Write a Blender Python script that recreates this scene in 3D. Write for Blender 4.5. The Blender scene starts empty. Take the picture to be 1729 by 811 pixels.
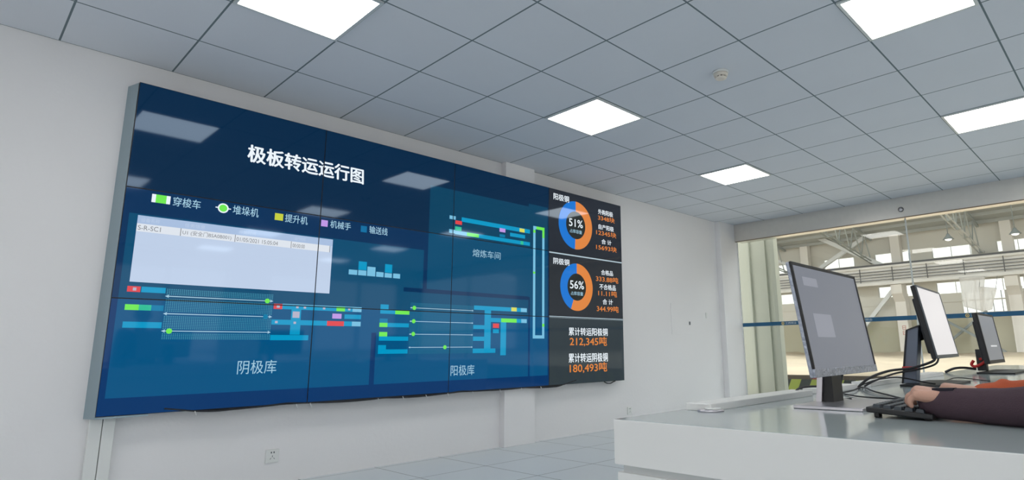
import bpy, bmesh, math, random
from mathutils import Vector, Matrix
random.seed(7)
scene = bpy.context.scene
COL = scene.collection
R = math.radians

# ------------------------------------------------------------------ camera
IMG_W, IMG_H = 1729, 811
FPX = 1012.5
CAM = Vector((4.636, -1.506, 0.883))
yaw, pitch, roll = R(-43.38), R(11.04), R(-0.83)
fwd = Vector((math.sin(yaw)*math.cos(pitch), math.cos(yaw)*math.cos(pitch), math.sin(pitch)))
rgt = Vector((math.cos(yaw), -math.sin(yaw), 0))
up = rgt.cross(fwd)
r2 = rgt*math.cos(roll) + up*math.sin(roll)
u2 = -rgt*math.sin(roll) + up*math.cos(roll)
cam_data = bpy.data.cameras.new('camera')
cam_data.sensor_fit = 'HORIZONTAL'
cam_data.sensor_width = 36
cam_data.lens = FPX/IMG_W*36
cam_data.shift_x = -101.9/IMG_W
cam_data.shift_y = -9.06/IMG_W
cam_data.clip_start, cam_data.clip_end = 0.05, 300
cam = bpy.data.objects.new('camera', cam_data)
mw = Matrix(((r2.x, u2.x, -fwd.x, CAM.x), (r2.y, u2.y, -fwd.y, CAM.y), (r2.z, u2.z, -fwd.z, CAM.z), (0, 0, 0, 1)))
cam.matrix_world = mw
COL.objects.link(cam)
scene.camera = cam

# ------------------------------------------------------------------ world, exposure
SKY = 1.6
LAMP = 9.0
world = bpy.data.worlds.new('daylight'); scene.world = world
world.use_nodes = True
bg = world.node_tree.nodes['Background']
bg.inputs[0].default_value = (1.0, 0.985, 0.96, 1)
bg.inputs[1].default_value = SKY
vs = scene.view_settings
vs.view_transform = 'Standard'; vs.look = 'None'; vs.exposure = 0.0; vs.gamma = 1.0; vs.use_curve_mapping = False
scene.cycles.use_denoising = True
scene.cycles.max_bounces = 10
scene.cycles.diffuse_bounces = 5
scene.cycles.transparent_max_bounces = 16
scene.cycles.caustics_reflective = False
scene.cycles.caustics_refractive = False
scene.cycles.sample_clamp_indirect = 6

# ------------------------------------------------------------------ materials
def lin(c):
    c = c/255
    return c/12.92 if c <= 0.04045 else ((c+0.055)/1.055)**2.4
def rgb(r, g, b): return (lin(r), lin(g), lin(b), 1)
MATS = {}
def mat(name, col, rough=0.6, metal=0.0, spec=0.5, var=0.0, scale=8.0, bump=0.0, bscale=60.0, coat=0.0):
    m = bpy.data.materials.new(name); m.use_nodes = True
    nt = m.node_tree; b = nt.nodes['Principled BSDF']
    b.inputs['Base Color'].default_value = col
    b.inputs['Roughness'].default_value = rough
    b.inputs['Metallic'].default_value = metal
    b.inputs['Specular IOR Level'].default_value = spec
    b.inputs['Coat Weight'].default_value = coat
    tc = nt.nodes.new('ShaderNodeTexCoord')
    if var > 0:
        n = nt.nodes.new('ShaderNodeTexNoise'); n.inputs['Scale'].default_value = scale; n.inputs['Detail'].default_value = 4
        nt.links.new(tc.outputs['Object'], n.inputs['Vector'])
        mx = nt.nodes.new('ShaderNodeMix'); mx.data_type = 'RGBA'
        mx.inputs[6].default_value = tuple(c*(1-var) for c in col[:3])+(1,)
        mx.inputs[7].default_value = tuple(min(1, c*(1+var)) for c in col[:3])+(1,)
        nt.links.new(n.outputs['Fac'], mx.inputs[0]); nt.links.new(mx.outputs[2], b.inputs['Base Color'])
    if bump > 0:
        n2 = nt.nodes.new('ShaderNodeTexNoise'); n2.inputs['Scale'].default_value = bscale; n2.inputs['Detail'].default_value = 3
        nt.links.new(tc.outputs['Object'], n2.inputs['Vector'])
        bp = nt.nodes.new('ShaderNodeBump'); bp.inputs['Strength'].default_value = bump; bp.inputs['Distance'].default_value = 0.02
        nt.links.new(n2.outputs['Fac'], bp.inputs['Height']); nt.links.new(bp.outputs['Normal'], b.inputs['Normal'])
    MATS[name] = m
    return m
def emis(name, col, strength=1.0):
    m = bpy.data.materials.new(name); m.use_nodes = True
    nt = m.node_tree; nt.nodes.clear()
    o = nt.nodes.new('ShaderNodeOutputMaterial'); e = nt.nodes.new('ShaderNodeEmission')
    e.inputs[0].default_value = col; e.inputs[1].default_value = strength
    nt.links.new(e.outputs[0], o.inputs[0])
    return m
def display(name, col, rough=0.05, spec=0.34):
    """a lit picture behind a glossy front"""
    m = bpy.data.materials.new(name); m.use_nodes = True
    b = m.node_tree.nodes['Principled BSDF']
    b.inputs['Base Color'].default_value = (0.004, 0.004, 0.005, 1)
    b.inputs['Roughness'].default_value = rough
    b.inputs['Specular IOR Level'].default_value = spec
    b.inputs['Specular Tint'].default_value = (0.62, 0.80, 1, 1)
    b.inputs['Emission Color'].default_value = col
    b.inputs['Emission Strength'].default_value = 1.0
    return m
def grid_mat(name, col, line, size, ox, oy, half, rough, spec=0.5, var=0.03):
    """square tiles with thin joints, in object space (objects at the origin)"""
    m = mat(name, col, rough, spec=spec, var=var, scale=1.7, bump=0.05, bscale=250)
    nt = m.node_tree; b = nt.nodes['Principled BSDF']
    tc = nt.nodes.new('ShaderNodeTexCoord'); sx = nt.nodes.new('ShaderNodeSeparateXYZ')
    nt.links.new(tc.outputs['Object'], sx.inputs[0])
    def M(op, a, c=None):
        n = nt.nodes.new('ShaderNodeMath'); n.operation = op
        for i, v in enumerate((a, c)):
            if v is None: continue
            if isinstance(v, (int, float)): n.inputs[i].default_value = v
            else: nt.links.new(v, n.inputs[i])
        return n.outputs[0]
    ds = []
    for o, off in ((0, ox), (1, oy)):
        t = M('DIVIDE', M('SUBTRACT', sx.outputs[o], off), size)
        fr = M('SUBTRACT', t, M('FLOOR', M('ADD', t, 0.5)))
        ds.append(M('MULTIPLY', M('ABSOLUTE', fr), size))
    d = M('MINIMUM', ds[0], ds[1])
    f = M('LESS_THAN', d, half)
    mx = nt.nodes.new('ShaderNodeMix'); mx.data_type = 'RGBA'
    old = b.inputs['Base Color'].links[0].from_socket if b.inputs['Base Color'].links else None
    if old: nt.links.new(old, mx.inputs[6])
    else: mx.inputs[6].default_value = col
    mx.inputs[7].default_value = line
    nt.links.new(f, mx.inputs[0]); nt.links.new(mx.outputs[2], b.inputs['Base Color'])
    return m
def glass_mat(name, tint, refl=1.0):
    m = bpy.data.materials.new(name); m.use_nodes = True
    nt = m.node_tree; nt.nodes.clear()
    o = nt.nodes.new('ShaderNodeOutputMaterial'); t = nt.nodes.new('ShaderNodeBsdfTransparent'); g = nt.nodes.new('ShaderNodeBsdfGlossy')
    t.inputs[0].default_value = tint; g.inputs['Roughness'].default_value = 0.02
    fr = nt.nodes.new('ShaderNodeFresnel'); ge = nt.nodes.new('ShaderNodeNewGeometry')
    io = nt.nodes.new('ShaderNodeMix'); io.inputs[2].default_value = 1.45; io.inputs[3].default_value = 1/1.45     # same index from both sides of the pane
    nt.links.new(ge.outputs['Backfacing'], io.inputs[0]); nt.links.new(io.outputs[0], fr.inputs[0])
    mx = nt.nodes.new('ShaderNodeMixShader')
    nt.links.new(fr.outputs[0], mx.inputs[0]); nt.links.new(t.outputs[0], mx.inputs[1]); nt.links.new(g.outputs[0], mx.inputs[2])
    nt.links.new(mx.outputs[0], o.inputs[0])
    return m

M_wall = mat('wall_paint', rgb(235, 234, 235), 0.75, var=0.02, scale=1.2, bump=0.06, bscale=30)
M_ceil = grid_mat('ceiling_tile', rgb(218, 222, 229), rgb(112, 126, 132), 0.6, 0.0, 0.0, 0.0055, 0.85, spec=0.2)
M_floor = grid_mat('floor_tile', rgb(212, 220, 224), rgb(50, 58, 66), 0.6, 0.06, 1.06, 0.0035, 0.28)
M_lamp = emis('lamp_diffuser', (1.0, 0.985, 0.95, 1), LAMP)
M_alu = mat('white_aluminium', rgb(215, 220, 220), 0.4, 0.3)
M_steel = mat('brushed_steel', rgb(226, 222, 216), 0.3, 0.95, var=0.05, scale=14)
M_brass = mat('seal_strip', rgb(130, 112, 94), 0.6)
M_black = mat('black_plastic', rgb(28, 29, 32), 0.45)
M_bezel = mat('black_bezel', rgb(8, 12, 20), 0.3)
M_wframe = mat('silver_blue_frame', rgb(150, 168, 176), 0.4, 0.35)
M_white = mat('white_plastic', rgb(228, 230, 228), 0.4)
M_desk = mat('desk_laminate', rgb(236, 236, 234), 0.3, var=0.015, scale=3)
M_desktop = mat('desk_top_laminate', rgb(176, 186, 188), 0.10, var=0.015, scale=3)
M_groove = mat('desk_plinth', rgb(205, 208, 208), 0.5)
M_glass = glass_mat('clear_glass', (0.955, 0.97, 0.955, 1))
M_wglass = glass_mat('window_glass', (0.97, 0.97, 0.97, 1))
M_band = mat('blue_band_film', rgb(30, 92, 130), 0.5)
M_gold = mat('band_emblem', rgb(220, 195, 120), 0.5)
M_bandtext = mat('band_lettering', rgb(215, 225, 230), 0.5)
M_conc = mat('pale_concrete', rgb(238, 234, 228), 0.85, var=0.05, scale=1.5, bump=0.1, bscale=6)
M_pier = mat('pier_paint', rgb(196, 198, 184), 0.85, var=0.06, scale=2.5, bump=0.1, bscale=6)
M_hallwall = mat('hall_plaster', rgb(220, 217, 208), 0.9, var=0.05, scale=0.4, bump=0.1, bscale=3)
M_dado = mat('hall_dado', rgb(186, 182, 160), 0.9, var=0.08, scale=0.7)
M_girder = mat('pale_girder_paint', rgb(240, 238, 234), 0.6, var=0.05, scale=2)
M_rail = mat('dark_rail', rgb(104, 104, 104), 0.6)
M_hsteel = mat('pale_steel_paint', rgb(228, 230, 230), 0.5, 0.1)
M_dsteel = mat('grey_steel_paint', rgb(140, 148, 148), 0.6, 0.2)
M_websteel = mat('pale_grey_steel', rgb(172, 178, 176), 0.6, 0.1)
M_roof = mat('grey_roof_sheet', rgb(186, 190, 188), 0.7, var=0.05, scale=0.6)
M_sand = mat('bare_sand', rgb(204, 188, 164), 0.95, var=0.3, scale=0.55, bump=0.6, bscale=2.5)
M_earth = mat('earth_edge', rgb(96, 84, 72), 0.95, var=0.2, scale=4)
M_hfloor = mat('hall_floor', rgb(140, 138, 132), 0.8, var=0.08, scale=2)
M_glare = mat('white_sheet', rgb(250, 248, 247), 0.6)  # see-through white for the made-up glare sheets
_nt = M_glare.node_tree; _tr = _nt.nodes.new('ShaderNodeBsdfTranslucent'); _tr.inputs[0].default_value = (0.95, 0.94, 0.93, 1)
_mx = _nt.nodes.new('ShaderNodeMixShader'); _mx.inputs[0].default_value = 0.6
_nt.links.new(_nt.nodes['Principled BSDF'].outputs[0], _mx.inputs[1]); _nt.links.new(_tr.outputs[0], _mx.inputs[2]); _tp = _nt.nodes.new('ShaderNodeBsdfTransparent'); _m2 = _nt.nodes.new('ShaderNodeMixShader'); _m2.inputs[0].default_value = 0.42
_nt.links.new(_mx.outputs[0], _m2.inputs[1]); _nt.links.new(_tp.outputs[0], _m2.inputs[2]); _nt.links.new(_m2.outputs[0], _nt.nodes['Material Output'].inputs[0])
M_skin = mat('skin', rgb(206, 160, 140), 0.5, var=0.06, scale=60, bump=0.1, bscale=300)
M_maroon = mat('maroon_cloth', rgb(74, 57, 66), 0.9, var=0.08, scale=40, bump=0.2, bscale=400)
M_orange = mat('orange_cloth', rgb(200, 96, 60), 0.85, var=0.08, scale=40, bump=0.2, bscale=400)
M_dark = mat('dark_cloth', rgb(36, 34, 46), 0.9, var=0.1, scale=30)
M_hair = mat('black_hair', rgb(24, 20, 18), 0.6, bump=0.5, bscale=200)
M_film = mat('silver_bezel_film', rgb(176, 182, 196), 0.25, 0.35, var=0.22, scale=38, bump=0.5, bscale=70)
M_silver = mat('silver_metal', rgb(205, 202, 208), 0.3, 0.8)
M_key = mat('dark_key', rgb(58, 66, 74), 0.4)
M_grey = mat('dark_grey_plastic', rgb(86, 92, 98), 0.4)
M_stand = mat('blue_grey_plastic', rgb(110, 120, 138), 0.35)
M_cable = mat('cable_rubber', rgb(26, 28, 34), 0.5)
M_red = mat('red_tape', rgb(206, 52, 50), 0.5)
M_tie = mat('white_tie', rgb(225, 225, 225), 0.5)

def hazard_material():
    m = mat('hazard_paint', rgb(160, 172, 70), 0.6)
    nt = m.node_tree; b = nt.nodes['Principled BSDF']
    tc = nt.nodes.new('ShaderNodeTexCoord'); s = nt.nodes.new('ShaderNodeSeparateXYZ'); nt.links.new(tc.outputs['Object'], s.inputs[0])
    a = nt.nodes.new('ShaderNodeMath'); a.operation = 'MULTIPLY_ADD'; a.inputs[1].default_value = -0.45
    nt.links.new(s.outputs[2], a.inputs[0]); nt.links.new(s.outputs[0], a.inputs[2])
    d = nt.nodes.new('ShaderNodeMath'); d.operation = 'DIVIDE'; d.inputs[1].default_value = 0.36; nt.links.new(a.outputs[0], d.inputs[0])
    f = nt.nodes.new('ShaderNodeMath'); f.operation = 'FRACT'; nt.links.new(d.outputs[0], f.inputs[0])
    l = nt.nodes.new('ShaderNodeMath'); l.operation = 'LESS_THAN'; l.inputs[1].default_value = 0.5; nt.links.new(f.outputs[0], l.inputs[0])
    mx = nt.nodes.new('ShaderNodeMix'); mx.data_type = 'RGBA'; mx.inputs[6].default_value = rgb(166, 180, 76); mx.inputs[7].default_value = rgb(44, 54, 54)
    nt.links.new(l.outputs[0], mx.inputs[0]); nt.links.new(mx.outputs[2], b.inputs['Base Color'])
    return m
M_hazard = hazard_material()

# ------------------------------------------------------------------ mesh helpers
class MB:
    def __init__(self): self.bm = bmesh.new(); self.mi = 0
    def _face(self, vs_):
        try:
            f = self.bm.faces.new(vs_); f.material_index = self.mi; return f
        except ValueError: return None
    def _merge(self, other, mtx=None):
        vm = {}
        for v in other.verts:
            vm[v] = self.bm.verts.new(mtx @ v.co if mtx else v.co)
        for f in other.faces:
            nf = self._face([vm[v] for v in f.verts])
            if nf: nf.smooth = f.smooth
        other.free()
    def box(self, a, b, bevel=0.0, mtx=None, seg=2):
        t = bmesh.new(); bmesh.ops.create_cube(t, size=1)
        c = [(a[i]+b[i])/2 for i in range(3)]; s = [abs(b[i]-a[i]) for i in range(3)]
        for v in t.verts: v.co = Vector((c[0]+v.co.x*s[0], c[1]+v.co.y*s[1], c[2]+v.co.z*s[2]))
        if bevel > 0: bmesh.ops.bevel(t, geom=list(t.edges), offset=min(bevel, min(s)*0.45), segments=seg, profile=0.5, affect='EDGES')
        self._merge(t, mtx); return self
    def prism(self, poly, axis, lo, hi, mtx=None, bevel=0.0):
        t = bmesh.new()
        def P(p, h):
            if axis == 2: return Vector((p[0], p[1], h))
            if axis == 0: return Vector((h, p[0], p[1]))
            return Vector((p[0], h, p[1]))
        A = [t.verts.new(P(p, lo)) for p in poly]; B = [t.verts.new(P(p, hi)) for p in poly]
        t.faces.new(A); t.faces.new(B[::-1])
        n = len(poly)
        for i in range(n): t.faces.new([A[i], B[i], B[(i+1) % n], A[(i+1) % n]])
        bmesh.ops.recalc_face_normals(t, faces=list(t.faces))
        if bevel > 0: bmesh.ops.bevel(t, geom=list(t.edges), offset=bevel, segments=2, profile=0.5, affect='EDGES')
        self._merge(t, mtx); return self
    def tube(self, pts, r, n=8, smooth_path=False, caps=True):
        pts = [Vector(p) for p in pts]
        if smooth_path and len(pts) > 2:
            out = []
            for i in range(len(pts)-1):
                p0 = pts[max(i-1, 0)]; p1 = pts[i]; p2 = pts[i+1]; p3 = pts[min(i+2, len(pts)-1)]
                for k in range(6):
                    t = k/6
                    out.append(0.5*((2*p1)+(p2-p0)*t+(2*p0-5*p1+4*p2-p3)*t*t+(3*p1-p0-3*p2+p3)*t**3))
            out.append(pts[-1]); pts = out
        rs = r if isinstance(r, (list, tuple)) else [r]*len(pts)
        d0 = (pts[1]-pts[0]).normalized()
        ref = Vector((0, 0, 1)) if abs(d0.z) < 0.9 else Vector((1, 0, 0))
        x = d0.cross(ref).normalized()
        rings = []
        for i, p in enumerate(pts):
            d = (pts[min(i+1, len(pts)-1)]-pts[max(i-1, 0)]).normalized()
            x = (x - d*x.dot(d)).normalized(); y = d.cross(x)
            rings.append([self.bm.verts.new(p+(x*math.cos(2*math.pi*k/n)+y*math.sin(2*math.pi*k/n))*rs[i]) for k in range(n)])
        for a, b in zip(rings, rings[1:]):
            for k in range(n):
                f = self._face([a[k], a[(k+1) % n], b[(k+1) % n], b[k]])
                if f: f.smooth = True
        if caps: self._face(rings[0][::-1]); self._face(rings[-1])
        return self
    def bar(self, p0, p1, w, h):
        p0, p1 = Vector(p0), Vector(p1); d = (p1-p0); L = d.length; d.normalize()
        ref = Vector((0, 0, 1)) if abs(d.z) < 0.95 else Vector((0, 1, 0))
        x = d.cross(ref).normalized(); y = x.cross(d)
        m = Matrix(((d.x, x.x, y.x, p0.x), (d.y, x.y, y.y, p0.y), (d.z, x.z, y.z, p0.z), (0, 0, 0, 1)))
        return self.box((0, -w/2, -h/2), (L, w/2, h/2), mtx=m)
    def lathe(self, prof, center, axis=Vector((0, 0, 1)), n=24):
        """profile of (radius, height) pairs about axis"""
        axis = Vector(axis).normalized(); ref = Vector((1, 0, 0)) if abs(axis.x) < 0.9 else Vector((0, 1, 0))
        x = axis.cross(ref).normalized(); y = axis.cross(x); c = Vector(center)
        rings = []
        for r, h in prof:
            rings.append([self.bm.verts.new(c+axis*h+(x*math.cos(2*math.pi*k/n)+y*math.sin(2*math.pi*k/n))*max(r, 1e-4)) for k in range(n)])
        for a, b in zip(rings, rings[1:]):
            for k in range(n):
                f = self._face([a[k], a[(k+1) % n], b[(k+1) % n], b[k]])
                if f: f.smooth = True
        self._face(rings[0][::-1]); self._face(rings[-1])
        return self
    def hull(self, p0, a, p1, b, sub=2):
        """tapered capsule between two balls"""
        t = bmesh.new()
        for p, r in ((p0, a), (p1, b)):
            bmesh.ops.create_icosphere(t, subdivisions=sub, radius=r, matrix=Matrix.Translation(Vector(p)))
        res = bmesh.ops.convex_hull(t, input=list(t.verts))
        junk = [e for e in res['geom_interior'] if isinstance(e, bmesh.types.BMVert)]
        bmesh.ops.delete(t, geom=junk, context='VERTS')
        self._merge(t); return self
    def ball(self, p, r, scale=(1, 1, 1), sub=3):
        t = bmesh.new(); bmesh.ops.create_icosphere(t, subdivisions=sub, radius=1)
        for v in t.verts: v.co = Vector((p[0]+v.co.x*r*scale[0], p[1]+v.co.y*r*scale[1], p[2]+v.co.z*r*scale[2]))
        for f in t.faces: f.smooth = True
        self._merge(t); return self
    def build(self, name, mats, parent=None, origin=None):
        if parent is not None: origin = parent_world(parent)
        if origin is None: origin = Vector((0, 0, 0))
        origin = Vector(origin)
        for v in self.bm.verts: v.co -= origin
        bmesh.ops.recalc_face_normals(self.bm, faces=list(self.bm.faces))
        me = bpy.data.meshes.new(name); self.bm.to_mesh(me); self.bm.free()
        for m in (mats if isinstance(mats, (list, tuple)) else [mats]): me.materials.append(m)
        o = bpy.data.objects.new(name, me); COL.objects.link(o)
        if parent is not None: o.parent = parent
        else: o.location = origin
        return o
def parent_world(o):
    p = Vector(o.location)
    while o.parent: o = o.parent; p += Vector(o.location)
    return p
def tag(o, label=None, cat=None, group=None, kind=None):
    if label: o['label'] = label
    if cat: o['category'] = cat
    if group: o['group'] = group
    if kind: o['kind'] = kind
    return o
def thing(name, loc, label, cat, group=None):
    o = bpy.data.objects.new(name, None); o.empty_display_size = 0.1; o.location = loc; COL.objects.link(o)
    return tag(o, label, cat, group)
def struct(o, label, cat='structure'):
    return tag(o, label, cat, kind='structure')
def apply_mods(o):
    dg = bpy.context.evaluated_depsgraph_get(); dg.update()
    me = bpy.data.meshes.new_from_object(o.evaluated_get(dg))
    mats = [m for m in o.data.materials]
    o.modifiers.clear(); o.data = me
    if not me.materials:
        for m in mats: me.materials.append(m)
    return o

# ================================================================== ROOM SHELL
ZC = 2.82
X1, Y0, YG = 9.4, -5.4, 7.047
struct(MB().box((-0.12, Y0, -0.1), (X1, 7.2, 0.0)).build('floor', M_floor), 'grey raised access floor of square tiles with dark joints', 'floor')
struct(MB().box((-0.12, Y0, ZC), (X1, 7.3, ZC+0.1)).build('ceiling', M_ceil), 'white suspended ceiling of square tiles with dark grid lines', 'ceiling')
struct(MB().box((-0.12, Y0, 0), (0.0, 7.3, ZC)).build('wall_left', M_wall), 'plain white wall that carries the video screens', 'wall')
# unseen rear and side walls; broad windows added to brighten room and ceiling
WZ0, WZ1 = 0.55, 2.5
def window_wall(name, label, along, pos, lo, hi, spans, out, n0):
    """along 0: wall runs in x at y = pos; along 1: wall runs in y at x = pos; out = outward direction"""
    def bx(m, a, b, d0, d1, z0, z1):
        p, q = sorted((pos+out*d0, pos+out*d1))
        if along == 0: m.box((a, p, z0), (b, q, z1))
        else: m.box((p, a, z0), (q, b, z1))
    w = MB(); bx(w, lo, hi, 0, 0.12, 0, WZ0); bx(w, lo, hi, 0, 0.12, WZ1, ZC)
    ed = [lo]+[e for sp in spans for e in sp]+[hi]
    for k in range(0, len(ed), 2): bx(w, ed[k], ed[k+1], 0, 0.12, WZ0, WZ1)
    struct(w.build(name, M_wall), label, 'wall')
    for k, (a, b) in enumerate(spans):
        g = MB(); bx(g, a, b, 0.06, 0.066, WZ0, WZ1)
        wo = struct(g.build('window_%d' % (n0+k), M_wglass), 'unseen broad window added for fill light in the '+name.replace('_', ' '), 'window')
        f = MB()
        for c in (a+0.03, a+(b-a)/3, a+2*(b-a)/3, b-0.03): bx(f, c-0.03, c+0.03, 0.03, 0.1, WZ0, WZ1)
        for z in (WZ0+0.03, WZ1-0.03): bx(f, a, b, 0.03, 0.1, z-0.03, z+0.03)
        f.build('window_frame', M_white, wo)
window_wall('wall_back', 'white rear wall with broad windows added for fill light', 0, Y0, -0.12, X1+0.12, ((0.7, 4.3), (5.1, 8.7)), -1, 1)
window_wall('wall_right', 'white side wall with broad windows added for fill light opposite the video screens', 1, X1, Y0, 7.3, ((-4.6, -1.4), (-0.6, 2.6), (3.4, 6.6)), 1, 3)
# shallow pilasters on the left wall
struct(MB().box((0, 2.345, 0), (0.072, 2.745, ZC), 0.004).build('trim_1', M_wall), 'shallow white pilaster passing behind the video screens', 'pilaster')
struct(MB().box((0, 6.60, 0), (0.085, 7.10, ZC), 0.004).build('trim_2', M_wall), 'shallow white pilaster in the corner beside the glass front', 'pilaster')

# ceiling light panels, one tile each, every fourth tile
def light_panel(ix, iy, label):
    x, y = ix*0.6+0.3, iy*0.6+0.3
    t = thing('ceiling_light', (x, y, ZC), label, 'ceiling light', 'square ceiling light panels')
    f = MB()
    for a, b in (((-.295, -.295), (.295, -.277)), ((-.295, .277), (.295, .295)), ((-.295, -.277), (-.277, .277)), ((.277, -.277), (.295, .277))):
        f.box((x+a[0], y+a[1], ZC-0.012), (x+b[0], y+b[1], ZC))
    f.build('frame', M_alu, t)
    MB().box((x-.277, y-.277, ZC-0.009), (x+.277, y+.277, ZC-0.001)).build('diffuser', M_lamp, t)
LL = {(2, -1): 'ceiling light above the left part of the video screens, cut by the top edge',
      (2, 3): 'whole diamond shaped ceiling light near the middle of the ceiling',
      (2, 7): 'small far ceiling light nearest the corner of screen wall and steel header',
      (6, 3): 'square ceiling light cut by the top edge, right of the smoke detector',
      (6, 7): 'far ceiling light at the right edge above the steel header'}
for ix in (2, 6, 10, 14):
    for iy in (-5, -1, 3, 7):
        light_panel(ix, iy, LL.get((ix, iy), 'square ceiling light outside the view behind or right of the camera'))

# ================================================================== DESK
ZD = 0.715
DX0, DX1, DY0, DY1 = 3.629, 4.52, -0.300, 4.9
# ================================================================== VIDEO WALL
DW, DH = 1.232, 0.698
VY, VZ = -0.792, ZC-0.181      # left edge, top edge
VX = 0.118                     # display face
NC, NR = 4, 3
def C_(r, g, b): return rgb(r, g, b)
pal = {}
scr_mats = []
def col(name, r, g, b):
    pal[name] = len(scr_mats); scr_mats.append(display('screen_'+name, rgb(r, g, b)))
col('navy_top', 0, 37, 68); col('navy_mid', 0, 45, 86); col('navy_low', 0, 50, 102)
col('teal_top', 0, 63, 94); col('teal_mid', 0, 73, 110); col('teal_low', 0, 81, 128)
col('panel_top', 36, 40, 48); col('panel_mid', 40, 44, 50); col('panel_low', 48, 58, 64)
col('white', 236, 244, 250); col('soft_white', 160, 200, 220); col('pale', 190, 206, 230); col('table_row', 222, 228, 236); col('table_head', 168, 190, 222)
col('cyan', 0, 150, 196); col('cyan_dim', 0, 122, 166); col('cyan_light', 120, 190, 222); col('green', 112, 232, 80); col('green_teal', 50, 190, 150)
col('red', 222, 66, 70); col('yellow', 216, 216, 90); col('purple', 190, 150, 226); col('hatch', 60, 140, 168); col('hatch_dim', 26, 112, 146)
col('pink', 180, 176, 196); col('orange', 222, 132, 62); col('ring_blue', 24, 116, 208); col('core', 34, 38, 36); col('grey_text', 120, 122, 126); col('line', 176, 196, 206)
col('deep', 2, 44, 96); col('blue_chip', 10, 110, 160); col('legend_yellow', 196, 206, 60)

LEAN = 0.0096                  # the displays lean forward by half a degree
CELL = {(c, r): bmesh.new() for c in range(NC) for r in range(NR)}
RECT = {(c, r): (c*DW+0.0035, r*DH+0.0035, (c+1)*DW-0.0035, (r+1)*DH-0.0035) for c in range(NC) for r in range(NR)}
def put(bm, poly, mi, layer):
    vs_ = [bm.verts.new((VX+0.0012+layer*0.00025, VY+u, VZ-v)) for u, v in poly]
    try:
        f = bm.faces.new(vs_); f.material_index = mi
    except ValueError: pass
def clip_poly(poly, rc):
    u0, v0, u1, v1 = rc
    for ax, val, keep in ((0, u0, 1), (0, u1, -1), (1, v0, 1), (1, v1, -1)):
        out = []
        for i in range(len(poly)):
            a, b = poly[i], poly[(i+1) % len(poly)]
            ia, ib = (a[ax]-val)*keep >= 0, (b[ax]-val)*keep >= 0
            if ia: out.append(a)
            if ia != ib:
                t = (val-a[ax])/(b[ax]-a[ax]); out.append((a[0]+(b[0]-a[0])*t, a[1]+(b[1]-a[1])*t))
        poly = out
        if len(poly) < 3: return None
    return poly
def poly(pts, cname, layer, cells=None):
    us = [p[0] for p in pts]; vs_ = [p[1] for p in pts]
    for k, rc in RECT.items():
        if cells and k not in cells: continue
        if max(us) <= rc[0] or min(us) >= rc[2] or max(vs_) <= rc[1] or min(vs_) >= rc[3]: continue
        q = clip_poly(pts, rc)
        if q: put(CELL[k], q, pal[cname], layer)
def rect(u0, v0, u1, v1, cname, layer=2): poly([(u0, v0), (u1, v0), (u1, v1), (u0, v1)], cname, layer)
def rows_rect(u0, v0, u1, v1, base, layer):
    """the same picture colour as each row of displays shows it"""
    for r, s in enumerate(('top', 'mid', 'low')):
        a, b = max(v0, r*DH), min(v1, (r+1)*DH)
        if b > a: rect(u0, a, u1, b, base+'_'+s, layer)
def disc(u, v, r, cname, layer=4, n=24, r_in=0.0, a0=0.0, a1=2*math.pi):
    if r_in <= 0: poly([(u+r*math.cos(a0+(a1-a0)*k/n), v+r*math.sin(a0+(a1-a0)*k/n)) for k in range(n)], cname, layer)
    else:
        for k in range(n):
            b0, b1 = a0+(a1-a0)*k/n, a0+(a1-a0)*(k+1)/n
            poly([(u+r_in*math.cos(b0), v+r_in*math.sin(b0)), (u+r*math.cos(b0), v+r*math.sin(b0)), (u+r*math.cos(b1), v+r*math.sin(b1)), (u+r_in*math.cos(b1), v+r_in*math.sin(b1))], cname, layer)
def text_polys(s, bold=0.0):
    cu = bpy.data.curves.new('t', 'FONT'); cu.body = s; cu.size = 1.0; cu.resolution_u = 3; cu.offset = bold
    o = bpy.data.objects.new('t', cu); COL.objects.link(o)
    dg = bpy.context.evaluated_depsgraph_get(); dg.update()
    me = bpy.data.meshes.new_from_object(o.evaluated_get(dg))
    vs_ = [(v.co.x, v.co.y) for v in me.vertices]; fs = [tuple(p.vertices) for p in me.polygons]
    bpy.data.objects.remove(o); bpy.data.curves.remove(cu); bpy.data.meshes.remove(me)
    return vs_, fs
def text(s, u0, v0, u1, v1, cname, bold=0.0, layer=5, slant=0.0):
    vs_, fs = text_polys(s)
    if not vs_: return
    x0 = min(p[0] for p in vs_); x1 = max(p[0] for p in vs_); y0 = min(p[1] for p in vs_); y1 = max(p[1] for p in vs_)
    q = []
    for x, y in vs_:
        fy = (y-y0)/(y1-y0)
        q.append((u0+(x-x0)/(x1-x0)*(u1-u0)+slant*(fy-0.5)*(v1-v0), v1-fy*(v1-v0)))
    d = bold*(v1-v0)
    for du, dv in (((0, 0), (d, 0), (-d, 0), (0, d*0.7), (0, -d*0.7)) if bold > 0 else ((0, 0),)):
        for f in fs: poly([(q[i][0]+du, q[i][1]+dv) for i in f], cname, layer)

# --- picture: plan of the plate store
SPLIT = 3*DW
rows_rect(0, 0, SPLIT, NR*DH, 'navy', 0)
rows_rect(SPLIT, 0, 4*DW, NR*DH, 'panel', 0)
rows_rect(0.035, 0.862, 2.165, 1.99, 'teal', 1)           # cathode store
rows_rect(1.98, 1.2, 2.165, 1.236, 'navy', 2)
rows_rect(2.205, 0.262, 3.40, 1.20, 'teal', 1)
rows_rect(3.40, 0.23, 3.675, 1.99, 'teal', 1)
rows_rect(2.165, 1.236, 3.40, 1.99, 'teal', 1)
rows_rect(1.98, 1.205, 3.423, 1.235, 'navy', 2)
rows_rect(3.405, 1.235, 3.425, 1.99, 'navy', 2)
rows_rect(1.709, 1.584, 1.751, 1.99, 'navy', 2)
text('极板转运运行图', 0.678, 0.256, 1.562, 0.382, 'white', 0.03, slant=-0.05)
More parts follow.
